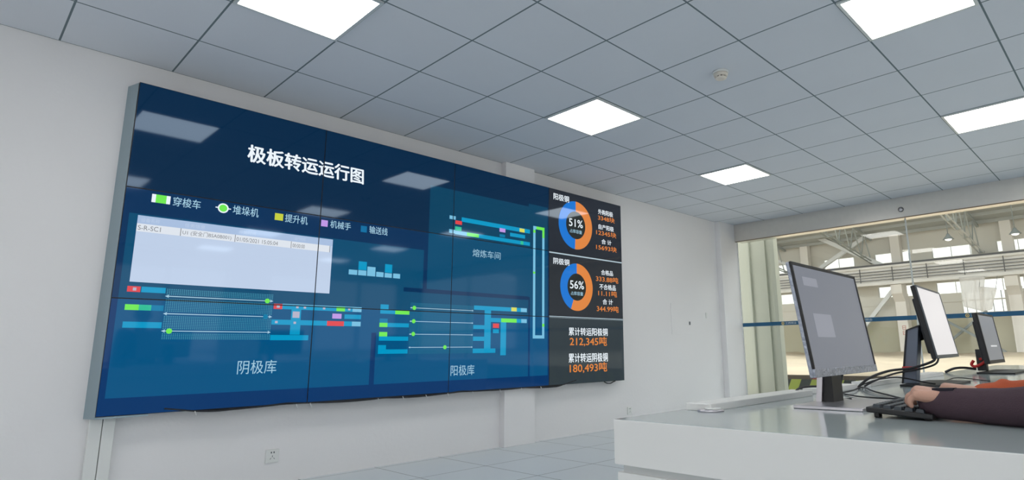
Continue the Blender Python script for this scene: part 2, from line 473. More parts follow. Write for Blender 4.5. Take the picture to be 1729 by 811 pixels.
# legend
rect(0.141, 0.722, 0.243, 0.776, 'white', 3); rect(0.163, 0.722, 0.221, 0.776, 'green', 4)
text('穿梭车', 0.258, 0.719, 0.418, 0.781, 'soft_white', 0.008)
rect(0.508, 0.745, 0.605, 0.752, 'white', 3); disc(0.556, 0.749, 0.034, 'white', 4); disc(0.556, 0.749, 0.025, 'green', 5)
text('堆垛机', 0.617, 0.716, 0.786, 0.78, 'soft_white', 0.008)
rect(0.898, 0.728, 0.957, 0.779, 'legend_yellow', 3); text('提升机', 0.971, 0.722, 1.137, 0.784, 'soft_white', 0.008)
rect(1.241, 0.727, 1.293, 0.777, 'purple', 3); text('机械手', 1.313, 0.72, 1.481, 0.78, 'soft_white', 0.008)
rect(1.566, 0.727, 1.619, 0.779, 'blue_chip', 3); text('输送线', 1.641, 0.717, 1.805, 0.78, 'soft_white', 0.008)
# table
rect(0.081, 0.871, 1.343, 1.292, 'pale', 2); rect(0.081, 0.871, 1.343, 0.923, 'table_head', 3); rect(0.081, 0.923, 1.322, 0.974, 'table_row', 3)
for u in (0.321, 0.649, 1.03, 1.322): rect(u-0.002, 0.923, u+0.002, 0.974, 'grey_text', 4)
text('S-R-SC1', 0.088, 0.934, 0.21, 0.964, 'grey_text'); text('U1 (安全门BSA0B001)', 0.332, 0.932, 0.625, 0.968, 'grey_text')
text('01/05/2021 15:05:04', 0.658, 0.938, 0.935, 0.966, 'grey_text'); text('00:00:00', 1.04, 0.938, 1.13, 0.966, 'grey_text')
text('设备名称', 0.10, 0.885, 0.20, 0.912, 'pale'); text('任务信息', 0.34, 0.885, 0.46, 0.912, 'pale'); text('开始时间', 0.67, 0.885, 0.78, 0.912, 'pale'); text('运行时间', 1.05, 0.885, 1.13, 0.912, 'pale')
# little bar chart
for a, b, t, c in ((1.485, 1.56, 1.092, 'cyan_light'), (1.564, 1.638, 1.09, 'cyan_light'), (1.641, 1.716, 1.055, 'cyan_light'), (1.72, 1.79, 1.091, 'cyan_light'), (1.796, 1.866, 1.094, 'cyan_light'), (1.874, 1.943, 1.092, 'cyan_light')):
    rect(a+0.002, t, b-0.002, 1.131, c, 3)
rect(1.566, 1.019, 1.636, 1.087, 'cyan', 3); rect(1.798, 1.02, 1.864, 1.09, 'cyan', 3)
# rack grid of the cathode store
for band, (v0, v1, n) in enumerate(((1.322, 1.362, 4), (1.386, 1.470, 8), (1.494, 1.58, 8), (1.604, 1.644, 4))):
    for j in range(n):
        vv = v0+(v1-v0)*(j+0.5)/n
        for i in range(56):
            uu = 0.281+0.655*(i+0.5)/56
            rect(uu-0.0036, vv-0.0031, uu+0.0036, vv+0.0031, 'hatch', 3)
def arrow(u0, u1, v, cname='soft_white', s=0.013):
    rect(u0+s, v-0.0028, u1-s, v+0.0028, cname, 5)
    poly([(u0, v), (u0+s*1.6, v-s*0.8), (u0+s*1.6, v+s*0.8)], cname, 5); poly([(u1, v), (u1-s*1.6, v-s*0.8), (u1-s*1.6, v+s*0.8)], cname, 5)
for v in (1.371, 1.482, 1.591): arrow(0.276, 0.938, v)
for u, v, c in ((0.897, 1.371, 'green'), (0.894, 1.482, 'cyan_dim'), (0.32, 1.591, 'green')): disc(u, v, 0.017, c, 6)
rect(0.074, 1.319, 0.142, 1.354, 'red', 3); rect(0.103, 1.327, 0.121, 1.346, 'pink', 4); rect(0.147, 1.319, 0.276, 1.354, 'cyan', 3)
rect(0.074, 1.431, 0.145, 1.466, 'green', 3); rect(0.145, 1.431, 0.21, 1.466, 'green_teal', 3); rect(0.21, 1.431, 0.276, 1.466, 'cyan_dim', 3)
rect(0.074, 1.537, 0.276, 1.574, 'cyan', 3)
rect(0.943, 1.388, 1.003, 1.425, 'red', 4); rect(0.964, 1.397, 0.985, 1.416, 'pink', 5)
rect(1.003, 1.389, 1.613, 1.424, 'cyan', 3); rect(1.003, 1.386, 1.613, 1.39, 'cyan_light', 4)
rect(1.407, 1.389, 1.476, 1.424, 'green', 4); rect(1.538, 1.389, 1.613, 1.424, 'cyan_light', 4)
rect(1.07, 1.424, 1.14, 1.50, 'cyan', 3); rect(1.08, 1.438, 1.13, 1.484, 'pink', 4)
rect(0.937, 1.50, 1.612, 1.536, 'cyan', 3); rect(1.34, 1.50, 1.474, 1.537, 'red', 4); rect(1.539, 1.50, 1.612, 1.536, 'cyan_light', 4)
rect(1.378, 1.443, 1.451, 1.481, 'purple', 3); rect(1.475, 1.446, 1.612, 1.48, 'cyan', 3)
rect(1.07, 1.536, 1.142, 1.606, 'cyan', 3); rect(0.937, 1.609, 1.206, 1.646, 'cyan', 3)
for u, v in ((1.11, 1.406), (1.165, 1.406), (1.31, 1.406), (1.51, 1.406), (0.97, 1.518), (1.10, 1.52)): rect(u-0.009, v-0.008, u+0.009, v+0.008, 'pink', 5)
text('阴极库', 0.741, 1.783, 0.996, 1.876, 'soft_white', 0.0)
# anode store
for band, (v0, v1, n) in enumerate(((1.325, 1.36, 4), (1.38, 1.475, 10), (1.494, 1.582, 10), (1.602, 1.692, 10), (1.712, 1.757, 5))):
    for j in range(n):
        vv = v0+(v1-v0)*(j+0.5)/n
        rect(2.049, vv-0.0022, 2.717, vv+0.0022, 'hatch_dim', 3)
    for i in range(60):
        uu = 2.05+0.667*i/60
        rect(uu-0.0012, v0, uu+0.0012, v1, 'teal_mid', 4)
for v in (1.37, 1.484, 1.592, 1.702): arrow(2.049, 2.718, v, s=0.010)
for u, v in ((2.09, 1.37), (2.089, 1.483), (2.09, 1.59), (2.413, 1.702)): disc(u, v, 0.018, 'green', 6)
rect(1.776, 1.354, 1.849, 1.40, 'cyan', 3); rect(1.776, 1.398, 2.045, 1.429, 'cyan', 3); rect(1.911, 1.397, 2.045, 1.43, 'green', 4)
rect(1.774, 1.469, 1.846, 1.503, 'cyan_dim', 3); rect(1.774, 1.503, 2.045, 1.536, 'cyan', 3); rect(1.774, 1.503, 1.846, 1.537, 'green', 4)
rect(1.776, 1.577, 1.848, 1.613, 'green', 4); rect(1.776, 1.613, 2.044, 1.647, 'cyan', 3)
rect(1.773, 1.682, 1.843, 1.752, 'cyan', 3); rect(1.773, 1.717, 2.043, 1.752, 'cyan', 3)
rect(2.722, 1.321, 3.383, 1.36, 'cyan', 3); rect(3.178, 1.319, 3.248, 1.357, 'yellow', 4); rect(3.303, 1.321, 3.383, 1.36, 'cyan_light', 4)
rect(2.848, 1.338, 2.925, 1.757, 'cyan', 3); rect(2.92, 1.43, 3.383, 1.468, 'cyan', 3); rect(3.051, 1.43, 3.249, 1.468, 'green', 4); rect(3.31, 1.43, 3.383, 1.468, 'cyan_light', 4)
rect(3.045, 1.468, 3.115, 1.781, 'cyan', 3); rect(2.95, 1.482, 3.024, 1.523, 'red', 4); rect(2.951, 1.536, 3.024, 1.573, 'cyan', 4)
for v0, v1, u1 in ((1.501, 1.537, 2.852), (1.607, 1.646, 2.852), (1.716, 1.757, 2.985)): rect(2.719, v0, u1, v1, 'cyan', 3)
text('阳极库', 2.482, 1.86, 2.742, 1.952, 'soft_white', 0.0)
# smelting shop
rect(2.42, 0.508, 2.452, 0.541, 'cyan_light', 3); rect(2.456, 0.508, 2.488, 0.541, 'cyan_light', 3); rect(2.485, 0.545, 2.56, 0.58, 'red', 4)
rect(2.556, 0.506, 3.42, 0.548, 'cyan', 3); rect(3.276, 0.51, 3.345, 0.548, 'yellow', 4); rect(3.013, 0.544, 3.088, 0.582, 'purple', 5)
rect(2.42, 0.637, 2.452, 0.671, 'cyan_light', 3); rect(2.456, 0.637, 2.488, 0.671, 'cyan_light', 3); rect(2.484, 0.602, 2.557, 0.64, 'green_teal', 4); rect(2.484, 0.642, 2.62, 0.676, 'cyan_light', 4)
rect(2.556, 0.64, 3.42, 0.677, 'cyan', 3); rect(2.62, 0.642, 2.76, 0.675, 'green', 5); rect(3.15, 0.573, 3.352, 0.61, 'cyan', 3); rect(3.015, 0.605, 3.085, 0.632, 'cyan_dim', 3); rect(3.29, 0.64, 3.33, 0.677, 'green_teal', 4)
text('熔炼车间', 2.692, 0.788, 3.03, 0.862, 'soft_white', 0.0)
# transfer loop
def loop(u0, v0, u1, v1, w, c):
    rect(u0, v0, u1, v0+w, c, 4); rect(u0, v1-w, u1, v1, c, 4); rect(u0, v0, u0+w, v1, c, 4); rect(u1-w, v0, u1, v1, c, 4)
loop(3.466, 0.458, 3.628, 1.62, 0.032, 'cyan_light')
rect(3.51, 0.458, 3.628, 0.49, 'green', 5); rect(3.597, 0.458, 3.628, 0.57, 'green', 5); rect(3.466, 0.50, 3.498, 0.53, 'green', 5); rect(3.597, 1.47, 3.628, 1.50, 'green', 5); rect(3.466, 0.94, 3.498, 0.96, 'green', 5)
# --- statistics column
rect(SPLIT, 0.702, 4*DW, 0.716, 'line', 3); rect(SPLIT, 1.385, 4*DW, 1.402, 'line', 3)
text('阳极铜', 3.765, 0.046, 4.008, 0.118, 'white', 0.02); text('阴极铜', 3.76, 0.762, 4.006, 0.83, 'white', 0.02)
for cu_, cv, ang, pct in ((4.117, 0.36, -math.pi/2+2*math.pi*0.51, '51%'), (4.126, 1.056, -math.pi/2+2*math.pi*0.56, '56%')):
    ro, ri = 0.275, 0.158
    if cv > 1: ro, ri = 0.262, 0.15
    disc(cu_, cv, ri, 'core', 3, 40)
    disc(cu_, cv, ro, 'orange', 4, 40, ri, -math.pi/2, ang); disc(cu_, cv, ro, 'ring_blue', 4, 40, ri, ang, 1.5*math.pi)
    text(pct, cu_-0.11, cv-0.068, cu_+0.115, cv+0.02, 'white', 0.016); text('占库容量', cu_-0.095, cv+0.05, cu_+0.10, cv+0.092, 'soft_white', 0.01)
for s, u0, v0, u1, v1, c in (('外购阳极', 4.503, 0.106, 4.775, 0.168, 'white'), ('3348块', 4.5, 0.178, 4.805, 0.24, 'orange'), ('自产阳极', 4.507, 0.287, 4.785, 0.347, 'white'), ('12345块', 4.465, 0.357, 4.83, 0.421, 'orange'),
        ('合 计', 4.556, 0.46, 4.736, 0.518, 'white'), ('15693块', 4.46, 0.532, 4.833, 0.596, 'orange'),
        ('合格品', 4.541, 0.825, 4.754, 0.885, 'white'), ('333.88吨', 4.448, 0.899, 4.85, 0.967, 'orange'), ('不合格品', 4.506, 0.992, 4.80, 1.056, 'white'), ('11.11吨', 4.484, 1.064, 4.82, 1.132, 'orange'), ('合 计', 4.56, 1.164, 4.74, 1.226, 'white'), ('344.99吨', 4.455, 1.24, 4.845, 1.312, 'orange'),
        ('累计转运阳极铜', 3.992, 1.50, 4.635, 1.585, 'white'), ('212,345吨', 4.008, 1.595, 4.62, 1.70, 'orange'), ('累计转运阴极铜', 3.988, 1.775, 4.63, 1.872, 'white'), ('180,493吨', 4.004, 1.878, 4.615, 1.985, 'orange')):
    text(s, u0, v0, u1, v1, c, 0.018)

DL = {(0, 0): 'top left display with the white title lettering start on dark blue', (1, 0): 'top row display second from left, dark blue with the end of the title',
      (2, 0): 'top row display third from left with short bars and the start of a shop plan', (3, 0): 'top right black display with a blue and orange ring reading 51%',
      (0, 1): 'middle left display with the pale white table', (1, 1): 'middle row display second from left with the small light bar chart',
      (2, 1): 'middle row display third from left showing the tall white loop outline', (3, 1): 'middle right black display with a blue and orange ring reading 56%',
      (0, 2): 'bottom left display with dotted racks and red and green blocks', (1, 2): 'bottom row display second from left with red and pink blocks near its top',
      (2, 2): 'bottom row display third from left with cyan conveyor lines and a red block', (3, 2): 'bottom right dark display with two large orange totals'}
for (c, r), bm in CELL.items():
    y0, y1 = VY+c*DW, VY+(c+1)*DW; z1, z0 = VZ-r*DH, VZ-(r+1)*DH
    t = thing('wall_display', (0.088+LEAN*(z0-1.592), (y0+y1)/2, z0), DL[(c, r)], 'display', 'displays of the video wall')
    dx = t.location.x-0.088
    MB().box((0.088+dx, y0+0.0006, z0+0.0006), (VX+dx, y1-0.0006, z1-0.0006)).build('housing', M_bezel, t)
    m = MB(); m.bm.free(); m.bm = bm
    t.rotation_euler = (0, LEAN, 0)
    org = Vector((0.088, (y0+y1)/2, z0))
    for v in bm.verts: v.co -= org
    for f in bm.faces:
        f.normal_update()
        if f.normal.x < 0: f.normal_flip()
    me = bpy.data.meshes.new('screen'); bm.to_mesh(me); bm.free()
    for mm in scr_mats: me.materials.append(mm)
    o = bpy.data.objects.new('screen', me); COL.objects.link(o); o.parent = t
# frame behind the displays
t = thing('video_wall_frame', (0.0, VY, VZ-NR*DH), 'silver side panel and frame holding the video wall displays on the white wall', 'frame')
MB().prism([(0.118, VY-0.003), (0.118, VY-0.0012), (0.0, VY-0.0012), (0.0, VY-0.038)], 2, VZ-NR*DH-0.012, VZ-0.004).build('side_panel', M_wframe, t)
p = MB()
for y in (-0.7, 0.44, 1.67, 3.0, 4.06):
    p.box((0, y-0.03, VZ-NR*DH+0.01), (0.0745, y+0.03, VZ-0.02))
p.build('mounting_post', M_rail, t)
MB().box((0.0, VY, VZ-NR*DH-0.012), (0.118, VY+0.26, VZ-NR*DH-0.001)).build('bottom_strip', M_wframe, t)
# black cable runs below the displays with white ties
zb = VZ-NR*DH
t = thing('cable_bundle', (0.1, 1.2, zb), 'black cable bundle sagging along the lower edge of the video wall', 'cable')
for q in range(3):
    pts = []
    for i in range(41):
        y = -0.45+i*0.094
        ph = (i % 8)/8
        pts.append((0.098+0.007*q, y, zb-0.003*q*math.sin(i*0.35+q)-0.012*math.sin(math.pi*ph)*(0.3, 0.7, 1)[q]+(0.03-0.012*i if i < 3 else 0)+(0.012*(i-37) if i > 37 else 0)))
    MB().tube(pts, 0.0055, 6, True).build('cable', M_cable, t)
for y in (-0.28, 0.36, 0.46, 1.0, 1.22, 1.44, 1.66, 1.93, 2.25, 2.52, 2.78, 3.1, 3.33):
    k = MB(); k.tube([(0.116, y, zb-0.004), (0.122, y+0.006, zb-0.02), (0.118, y+0.014, zb-0.034)], 0.003, 5); k.build('cable_tie', M_tie, t)
MB().tube([(0.1, 3.78, zb), (0.105, 3.82, zb-0.018), (0.105, 3.88, zb-0.024), (0.1, 3.94, zb-0.01), (0.1, 3.98, zb)], 0.006, 6, True).build('cable', M_cable, t)

# white trunking below the left corner of the video wall
for n, (a, b, l) in enumerate(((-0.803, -0.742, 'white wall trunking below the video wall corner, left of the pair'), (-0.7385, -0.678, 'white wall trunking below the video wall corner, right of the pair'))):
    tag(MB().box((0, a, 0), (0.045, b, zb-0.012), 0.003).build('cable_trunking', M_white, origin=(0, (a+b)/2, 0)), l, 'trunking', 'white trunking covers')

# sockets, access cover
def socket(y0, y1, z0, z1, label):
    t = thing('wall_socket', (0, (y0+y1)/2, (z0+z1)/2), label, 'socket', 'white wall sockets')
    pl = MB().box((0, y0, z0), (0.012, y1, z1), 0.003).build('plate', M_white, t)
    cy, cz = (y0+y1)/2, (z0+z1)/2
    h = MB()
    for dy, dz in ((-0.009, 0.024), (0.009, 0.024)): h.box((0.0118, cy+dy-0.004, cz+dz-0.006), (0.0126, cy+dy+0.004, cz+dz+0.006))
    for dy, s in ((-0.012, 1), (0.012, -1)): h.bar((0.0122, cy+dy-0.004*s, cz-0.022), (0.0122, cy+dy+0.004*s, cz-0.012), 0.0006, 0.003)
    h.box((0.0118, cy-0.002, cz-0.008), (0.0126, cy+0.002, cz+0.004))
    h.build('pin_holes', M_grey, pl)
socket(0.218, 0.308, 0.142, 0.232, 'square white wall socket low under the video wall, left of the pilaster')
socket(4.305, 4.385, 0.136, 0.222, 'small white wall socket low on the wall behind the near desk corner')
t = thing('access_cover', (0, 5.55, 1.3), 'faint white square access cover flush in the wall right of the video wall', 'access cover')
cv = MB().box((0, 5.31, 1.09), (0.006, 5.79, 1.51), 0.002).build('cover', M_wall, t)
MB().box((0.006, 5.735, 1.225), (0.012, 5.765, 1.27), 0.002).build('latch', M_grey, cv)
tag(MB().box((0, 6.19, 1.33), (0.012, 6.225, 1.41), 0.004).build('wall_hook', M_white, origin=(0, 6.2, 1.37)), 'tiny white wall bracket between access cover and corner pilaster', 'bracket')

# smoke detector
t = thing('smoke_detector', (2.69, 2.11, ZC), 'round cream smoke detector on the ceiling', 'smoke detector')
MB().lathe([(0.056, 0), (0.056, -0.012), (0.052, -0.014)], (2.69, 2.11, ZC)).build('base', M_white, t)
M_cream = mat('cream_plastic', rgb(226, 218, 206), 0.5)
MB().lathe([(0.05, -0.014), (0.049, -0.03), (0.042, -0.038)], (2.69, 2.11, ZC)).build('body', M_cream, t)
MB().lathe([(0.034, -0.038), (0.034, -0.046)], (2.69, 2.11, ZC)).build('vent_core', M_black, t)
v = MB()
for k in range(10):
    a = 2*math.pi*k/10
    v.bar((2.69+0.037*math.cos(a), 2.11+0.037*math.sin(a), ZC-0.037), (2.69+0.037*math.cos(a), 2.11+0.037*math.sin(a), ZC-0.047), 0.009, 0.009)
v.lathe([(0.041, -0.046), (0.038, -0.052), (0.02, -0.056)], (2.69, 2.11, ZC))
v.build('cap', M_cream, t)

# ================================================================== GLASS FRONT
t = thing('door_header', (4.7, YG, ZC), 'long brushed steel header beam above the glass front', 'header beam')
MB().box((0.086, YG, 2.553), (X1, YG+0.24, ZC-0.001)).build('steel_cover', M_steel, t)
MB().box((0.086, YG+0.004, 2.546), (X1, YG+0.04, 2.553)).build('seal_strip', M_brass, t)
t = thing('door_sensor', (2.5, YG, 2.655), 'small chrome dome sensor on the steel header', 'sensor')
MB().lathe([(0.034, -0.001), (0.034, 0.008), (0.03, 0.012)], (2.5, YG, 2.655), (0, -1, 0)).build('sensor_ring', M_rail, t)
MB().lathe([(0.026, 0.012), (0.022, 0.024), (0.012, 0.032), (0.003, 0.035)], (2.5, YG, 2.652), (0, -1, 0)).build('sensor_dome', M_silver, t)
YP = 7.10
def pane(n, x0, x1, y, label, logos):
    g = MB().box((x0, y, 0.0), (x1, y+0.010, 2.546)).build('door_%d' % n, M_glass, origin=((x0+x1)/2, y, 0))
    struct(g, label, 'glass door')
    e = MB()
    for x in (x0, x1-0.012): e.box((x, y-0.003, 0.0), (x+0.012, y+0.013, 2.546))
    e.build('edge_profile', M_alu, g)
    b = MB(); b.mi = 0
    b.box((x0+0.012, y-0.0015, 1.219), (x1-0.012, y-0.0003, 1.275))
    for lx in logos:
        b.mi = 1
        t_ = bmesh.new()
        for k in range(18):
            a0, a1 = 2*math.pi*k/18, 2*math.pi*(k+1)/18
            for (ra, rb) in ((0.014, 0.023),):
                q = [t_.verts.new((lx+rr*math.cos(a), y-0.0022, 1.247+rr*math.sin(a))) for rr, a in ((ra, a0), (rb, a0), (rb, a1), (ra, a1))]
                t_.faces.new(q)
        q = [t_.verts.new((lx+dx, y-0.0022, 1.247+dz)) for dx, dz in ((-0.009, -0.01), (0.009, -0.01), (0.0, 0.012))]; t_.faces.new(q)
        b._merge(t_)
        b.mi = 2
        vs_, fs = text_polys('江西铜业')
        xa = min(v_[0] for v_ in vs_); xb = max(v_[0] for v_ in vs_); ya = min(v_[1] for v_ in vs_); yb = max(v_[1] for v_ in vs_)
        t_ = bmesh.new(); V = [t_.verts.new((lx+0.035+(v_[0]-xa)/(xb-xa)*0.17, y-0.0022, 1.232+(v_[1]-ya)/(yb-ya)*0.032)) for v_ in vs_]
        for f in fs:
            try: t_.faces.new([V[i] for i in f])
            except ValueError: pass
        b._merge(t_)
    b.build('safety_band', [M_band, M_gold, M_bandtext], g)
pane(1, 0.09, 2.53, YP, 'left glass pane with blue safety band beside the corner pilaster', (0.745, 1.78))
pane(2, 2.50, 4.95, YP+0.05, 'right glass pane with blue safety band behind the far monitors', (3.06, 4.2))
pane(3, 4.92, 7.2, YP, 'third glass pane with blue safety band outside the view', (5.4,))
pane(4, 7.17, X1, YP+0.05, 'fourth glass pane with blue safety band outside the view', (7.6,))

# ================================================================== HALL BEYOND
YW = 41.6
struct(MB().box((-45, 7.2, -0.1), (45, 9.0, 0.0)).build('hall_floor', M_hfloor), 'grey concrete hall floor just outside the glass', 'floor')
# pier outside the glass, left end
m = MB(); m.box((-0.7, 7.82, 0), (-0.124, 7.95, 4.0)); m.box((-0.124, 7.78, 0), (-0.06, 7.95, 4.0), 0.01); m.box((-0.06, 7.83, 0), (0.2, 7.95, 4.0)); m.box((0.2, 7.86, 0), (0.3, 7.95, 4.0)); m.box((0.3, 7.80, 0), (0.37, 7.95, 4.0), 0.006)
struct(m.build('wall_hall', M_pier), 'pale stepped wall pier seen through the left end of the glass', 'wall')
# sand field
bm = bmesh.new(); nx, ny = 90, 60
G = {}
for i in range(nx+1):
    for j in range(ny+1):
        x = -45+90*i/nx; y = 9.06+(YW-9.06)*(j/ny)**1.6
        h = 0.42 + (0.05*math.sin(x*1.7+y*0.6)+0.04*math.sin(x*0.55-y*1.3)+random.uniform(-0.03, 0.03) if j > 0 else 0)
        if j > ny-9: h += 0.18*max(0, math.sin(x*0.8+1.0))*((j-(ny-9))/9)
        G[i, j] = bm.verts.new((x, y, h))
for i in range(nx):
    for j in range(ny):
        f = bm.faces.new([G[i, j], G[i+1, j], G[i+1, j+1], G[i, j+1]]); f.smooth = True
m = MB(); m.bm.free(); m.bm = bm
struct(m.build('hall_ground', M_sand), 'uneven bare sand ground of the hall', 'ground')
t = thing('hazard_kerb', (0, 9.0, 0), 'low kerb with yellow and black hazard stripes below the sand edge', 'kerb')
MB().box((-20, 8.95, 0), (20, 9.06, 0.355)).build('striped_face', M_hazard, t)
MB().box((-20, 8.97, 0.355), (20, 9.06, 0.425)).build('earth_cap', M_earth, t)
tag(MB().box((0.36, 8.93, 0.357), (0.62, 8.97, 0.42), 0.006).build('red_brick', mat('red_brick_clay', rgb(150, 80, 70), 0.9, var=0.1), origin=(0.49, 8.95, 0.357)), 'red brick lying on the hazard striped kerb', 'brick')
# rear wall of the hall with openings
WX = [-18.34+3.42*k for k in range(-3, 10)]
ZL, ZU = (4.10, 4.80), (6.38, 7.02)
GATE = (-3.4, -1.2, 2.80, 4.80)
w = MB(); w.mi = 1
w.box((-45, YW, 0.0), (45, YW+0.3, 2.75)); w.mi = 0
w.box((-45, YW, 2.75), (GATE[0], YW+0.3, ZL[0])); w.box((GATE[1], YW, 2.75), (45, YW+0.3, ZL[0])); w.box((GATE[0], YW, 2.75), (GATE[1], YW+0.3, GATE[2]))
w.box((-45, YW, ZL[1]), (45, YW+0.3, ZU[0])); w.box((-45, YW, ZU[1]), (45, YW+0.3, 8.2))
edges = [-45]+[e for x in WX for e in (x, x+2.12)]+[45]
for zz in (ZL, ZU):
    for k in range(0, len(edges), 2):
        a, b = edges[k], edges[k+1]
        if zz is ZL:
            if a < GATE[0] < b: w.box((a, YW, zz[0]), (GATE[0], YW+0.3, zz[1])); a = GATE[1]
            if a < GATE[1] and a > GATE[0]: a = GATE[1]
            if b <= a: continue
        w.box((a, YW, zz[0]), (b, YW+0.3, zz[1]))
for z in (2.78, 3.55, 4.78, 6.2): w.box((-45, YW-0.06, z), (45, YW, z+0.08))
struct(w.build('wall_hall_rear', [M_hallwall, M_dado]), 'far plastered hall wall with two rows of bright windows', 'wall')
M_pane = glass_mat('hall_glass', (0.97, 0.98, 0.97, 1))
for nz, zz in enumerate((ZU, ZL)):
    for k, x in enumerate(WX):
        if x < -16 or x > 4: continue
        n = 10+nz*20+k
        o = MB().box((x, YW+0.10, zz[0]), (x+2.12, YW+0.11, zz[1])).build('window_%d' % n, M_pane, origin=(x+1.04, YW+0.1, zz[0]))
        struct(o, ('upper' if nz == 0 else 'lower')+' bright hall window in the far wall', 'window')
        f = MB()
        for q in (0.0, 1.02, 2.04): f.box((x+q, YW+0.08, zz[0]), (x+q+0.04, YW+0.13, zz[1]))
        f.build('window_frame', M_hsteel, o)
o = MB().box((GATE[0], YW+0.10, GATE[2]), (GATE[1], YW+0.11, ZL[0])).build('window_60', M_pane, origin=(-2.1, YW+0.1, GATE[2]))
struct(o, 'tall bright opening of the far wall behind the made-up glare sheets', 'window')
f = MB()
for q in (-3.2, -2.75, -2.3, -1.85, -1.4, -1.09): f.box((q, YW+0.08, GATE[2]), (q+0.04, YW+0.13, ZL[0]))
f.build('window_frame', M_dsteel, o)
# trees outside the tall opening
# columns
def column(x, label, mark=False):
    t = thing('concrete_column', (x, 40.8, 0.35), label, 'column', 'concrete columns of the hall')
    MB().box((x-0.31, 40.75, 0.3), (x+0.31, 41.55, 4.25), 0.02).build('lower_shaft', M_conc, t)
    MB().box((x-0.28, 40.95, 4.25), (x+0.28, 41.5, 11.0), 0.02).build('upper_shaft', M_conc, t)
    MB().prism([(40.76, 3.7), (40.2, 4.2), (40.2, 4.78), (41.0, 4.78), (41.0, 3.7)], 0, x-0.315, x+0.315).build('corbel', M_conc, t)
    if mark:
        b = MB()
        for z in (1.95, 1.62):
            for a, c in (((-.1, 0), (.1, .03)), ((-.1, .11), (.1, .14)), ((-.1, .22), (.1, .25)), ((-.1, 0), (-.07, .25)), ((.07, 0), (.1, .25))):
                b.box((x+0.05+a[0], 40.742, z+a[1]), (x+0.05+c[0], 40.7495, z+c[1]))
        b.build('red_marking', mat('faded_red_paint', rgb(214, 150, 140), 0.8), t)
column(-18.6, 'pale concrete column hidden at the far left of the hall')
column(-12.6, 'pale concrete column rising behind the nearest monitor')
column(-6.6, 'pale concrete column with red marking between first and second monitors', True)
column(-0.62, 'pale concrete column at the right edge of the picture')
column(5.4, 'pale concrete column of the hall outside the view on the right')
# crane girder
t = thing('crane_girder', (-6, 40.2, 4.8), 'long pale crane girder with rails and conductor bars across the hall columns', 'girder')
MB().box((-30, 40.02, 4.80), (16, 40.42, 4.98)).build('bottom_flange', M_girder, t)
MB().box((-30, 40.18, 4.98), (16, 40.26, 5.88)).build('web', M_girder, t)
MB().box((-30, 39.98, 5.88), (16, 40.46, 6.02)).build('top_flange', M_girder, t)
MB().box((-30, 40.15, 6.02), (16, 40.29, 6.16)).build('rail', M_rail, t)
for z in (5.10, 5.28, 5.46, 5.64):
    MB().box((-30, 39.98, z), (16, 40.03, z+0.045)).build('conductor_bar', M_rail, t)
for k in range(15):
    x = -20.3+k*1.95
    MB().bar((x, 39.96, 5.0), (x, 39.96, 5.9), 0.05, 0.05).build('hanger', M_rail, t)
# cross braces
def brace(p0, p1, wd, mt, label):
    tag(MB().bar(p0, p1, wd, wd).build('cross_brace', mt, origin=tuple((Vector(p0)+Vector(p1))/2)), label, 'brace', 'steel cross braces')
brace((-12.3, 40.62, 9.1), (-7.0, 40.62, 5.9), 0.27, M_hsteel, 'upper pale steel brace falling rightwards from the column behind the nearest monitor')
brace((-7.08, 40.95, 8.9), (-12.1, 40.95, 6.05), 0.25, M_hsteel, 'upper pale steel brace falling leftwards from the red marked column')
brace((-12.85, 40.62, 6.4), (-18.2, 40.62, 9.2), 0.18, M_hsteel, 'pale steel brace left of the column behind the nearest monitor')
brace((-7.06, 41.05, 4.45), (-10.5, 41.05, 0.5), 0.24, M_hsteel, 'thick pale steel brace falling leftwards below the girder')
brace((-0.35, 40.62, 9.1), (5.1, 40.62, 6.0), 0.22, M_hsteel, 'pale steel brace at the top right edge of the glass')
brace((-5.2, 40.6, 3.1), (-1.4, 40.6, 0.5), 0.14, M_dsteel, 'dark lower brace falling rightwards behind the second monitor')
brace((-2.1, 40.95, 2.9), (-5.2, 40.95, 0.3), 0.14, M_dsteel, 'dark lower brace falling leftwards behind the second monitor')
# roof trusses, light bottom chord and grey web
def truss(x, label, chord):
    t = thing('roof_truss', (x, 36, 6.5), label, 'truss', 'roof trusses of the hall')
    y0, y1, s = 41.3, 24.0, 0.1123
    zz = lambda y: 6.42+(41.0-y)*s
    MB().bar((x-0.12, y0, zz(y0)), (x-0.12, y1, zz(y1)), 0.06, 0.06).build('bottom_chord', chord, t)
    MB().bar((x+0.12, y0, zz(y0)), (x+0.12, y1, zz(y1)), 0.06, 0.06).build('bottom_chord', chord, t)
    for k in range(9):
        y = y0-k*1.9; MB().box((x-0.17, y-0.05, zz(y)-0.03), (x+0.17, y+0.05, zz(y)+0.08)).build('chord_clip', M_websteel, t)
    d = MB()
    ya = y0-0.4
    k = 0
    while ya > y1+1.9:
        d.bar((x, ya, zz(ya)), (x, ya-0.95, 8.0+(41.3-ya+0.95)*0.15), 0.06, 0.06); d.bar((x, ya-0.95, 8.0+(41.3-ya+0.95)*0.15), (x, ya-1.9, zz(ya-1.9)), 0.06, 0.06); ya -= 1.9
    d.build('web', M_websteel, t)
    MB().bar((x, y0, 8.0), (x, y1, 8.0+(y0-y1)*0.15), 0.14, 0.14).build('top_chord', M_websteel, t)
truss(-14.1, 'grey roof truss at the left end of the hall roof', M_websteel)
truss(-8.1, 'grey roof truss behind the crossing pale braces', M_websteel)
truss(-2.0, 'roof truss with pale double bottom chord slanting left of the right column', M_hsteel)
truss(4.1, 'roof truss outside the view on the right', M_hsteel)
r = MB()
r.prism([(YW+0.3, 8.15), (24, 8.15+(YW+0.3-24)*0.15), (8, 8.2), (8, 8.3), (24, 8.25+(YW+0.3-24)*0.15), (YW+0.3, 8.27)], 0, -45, 45)
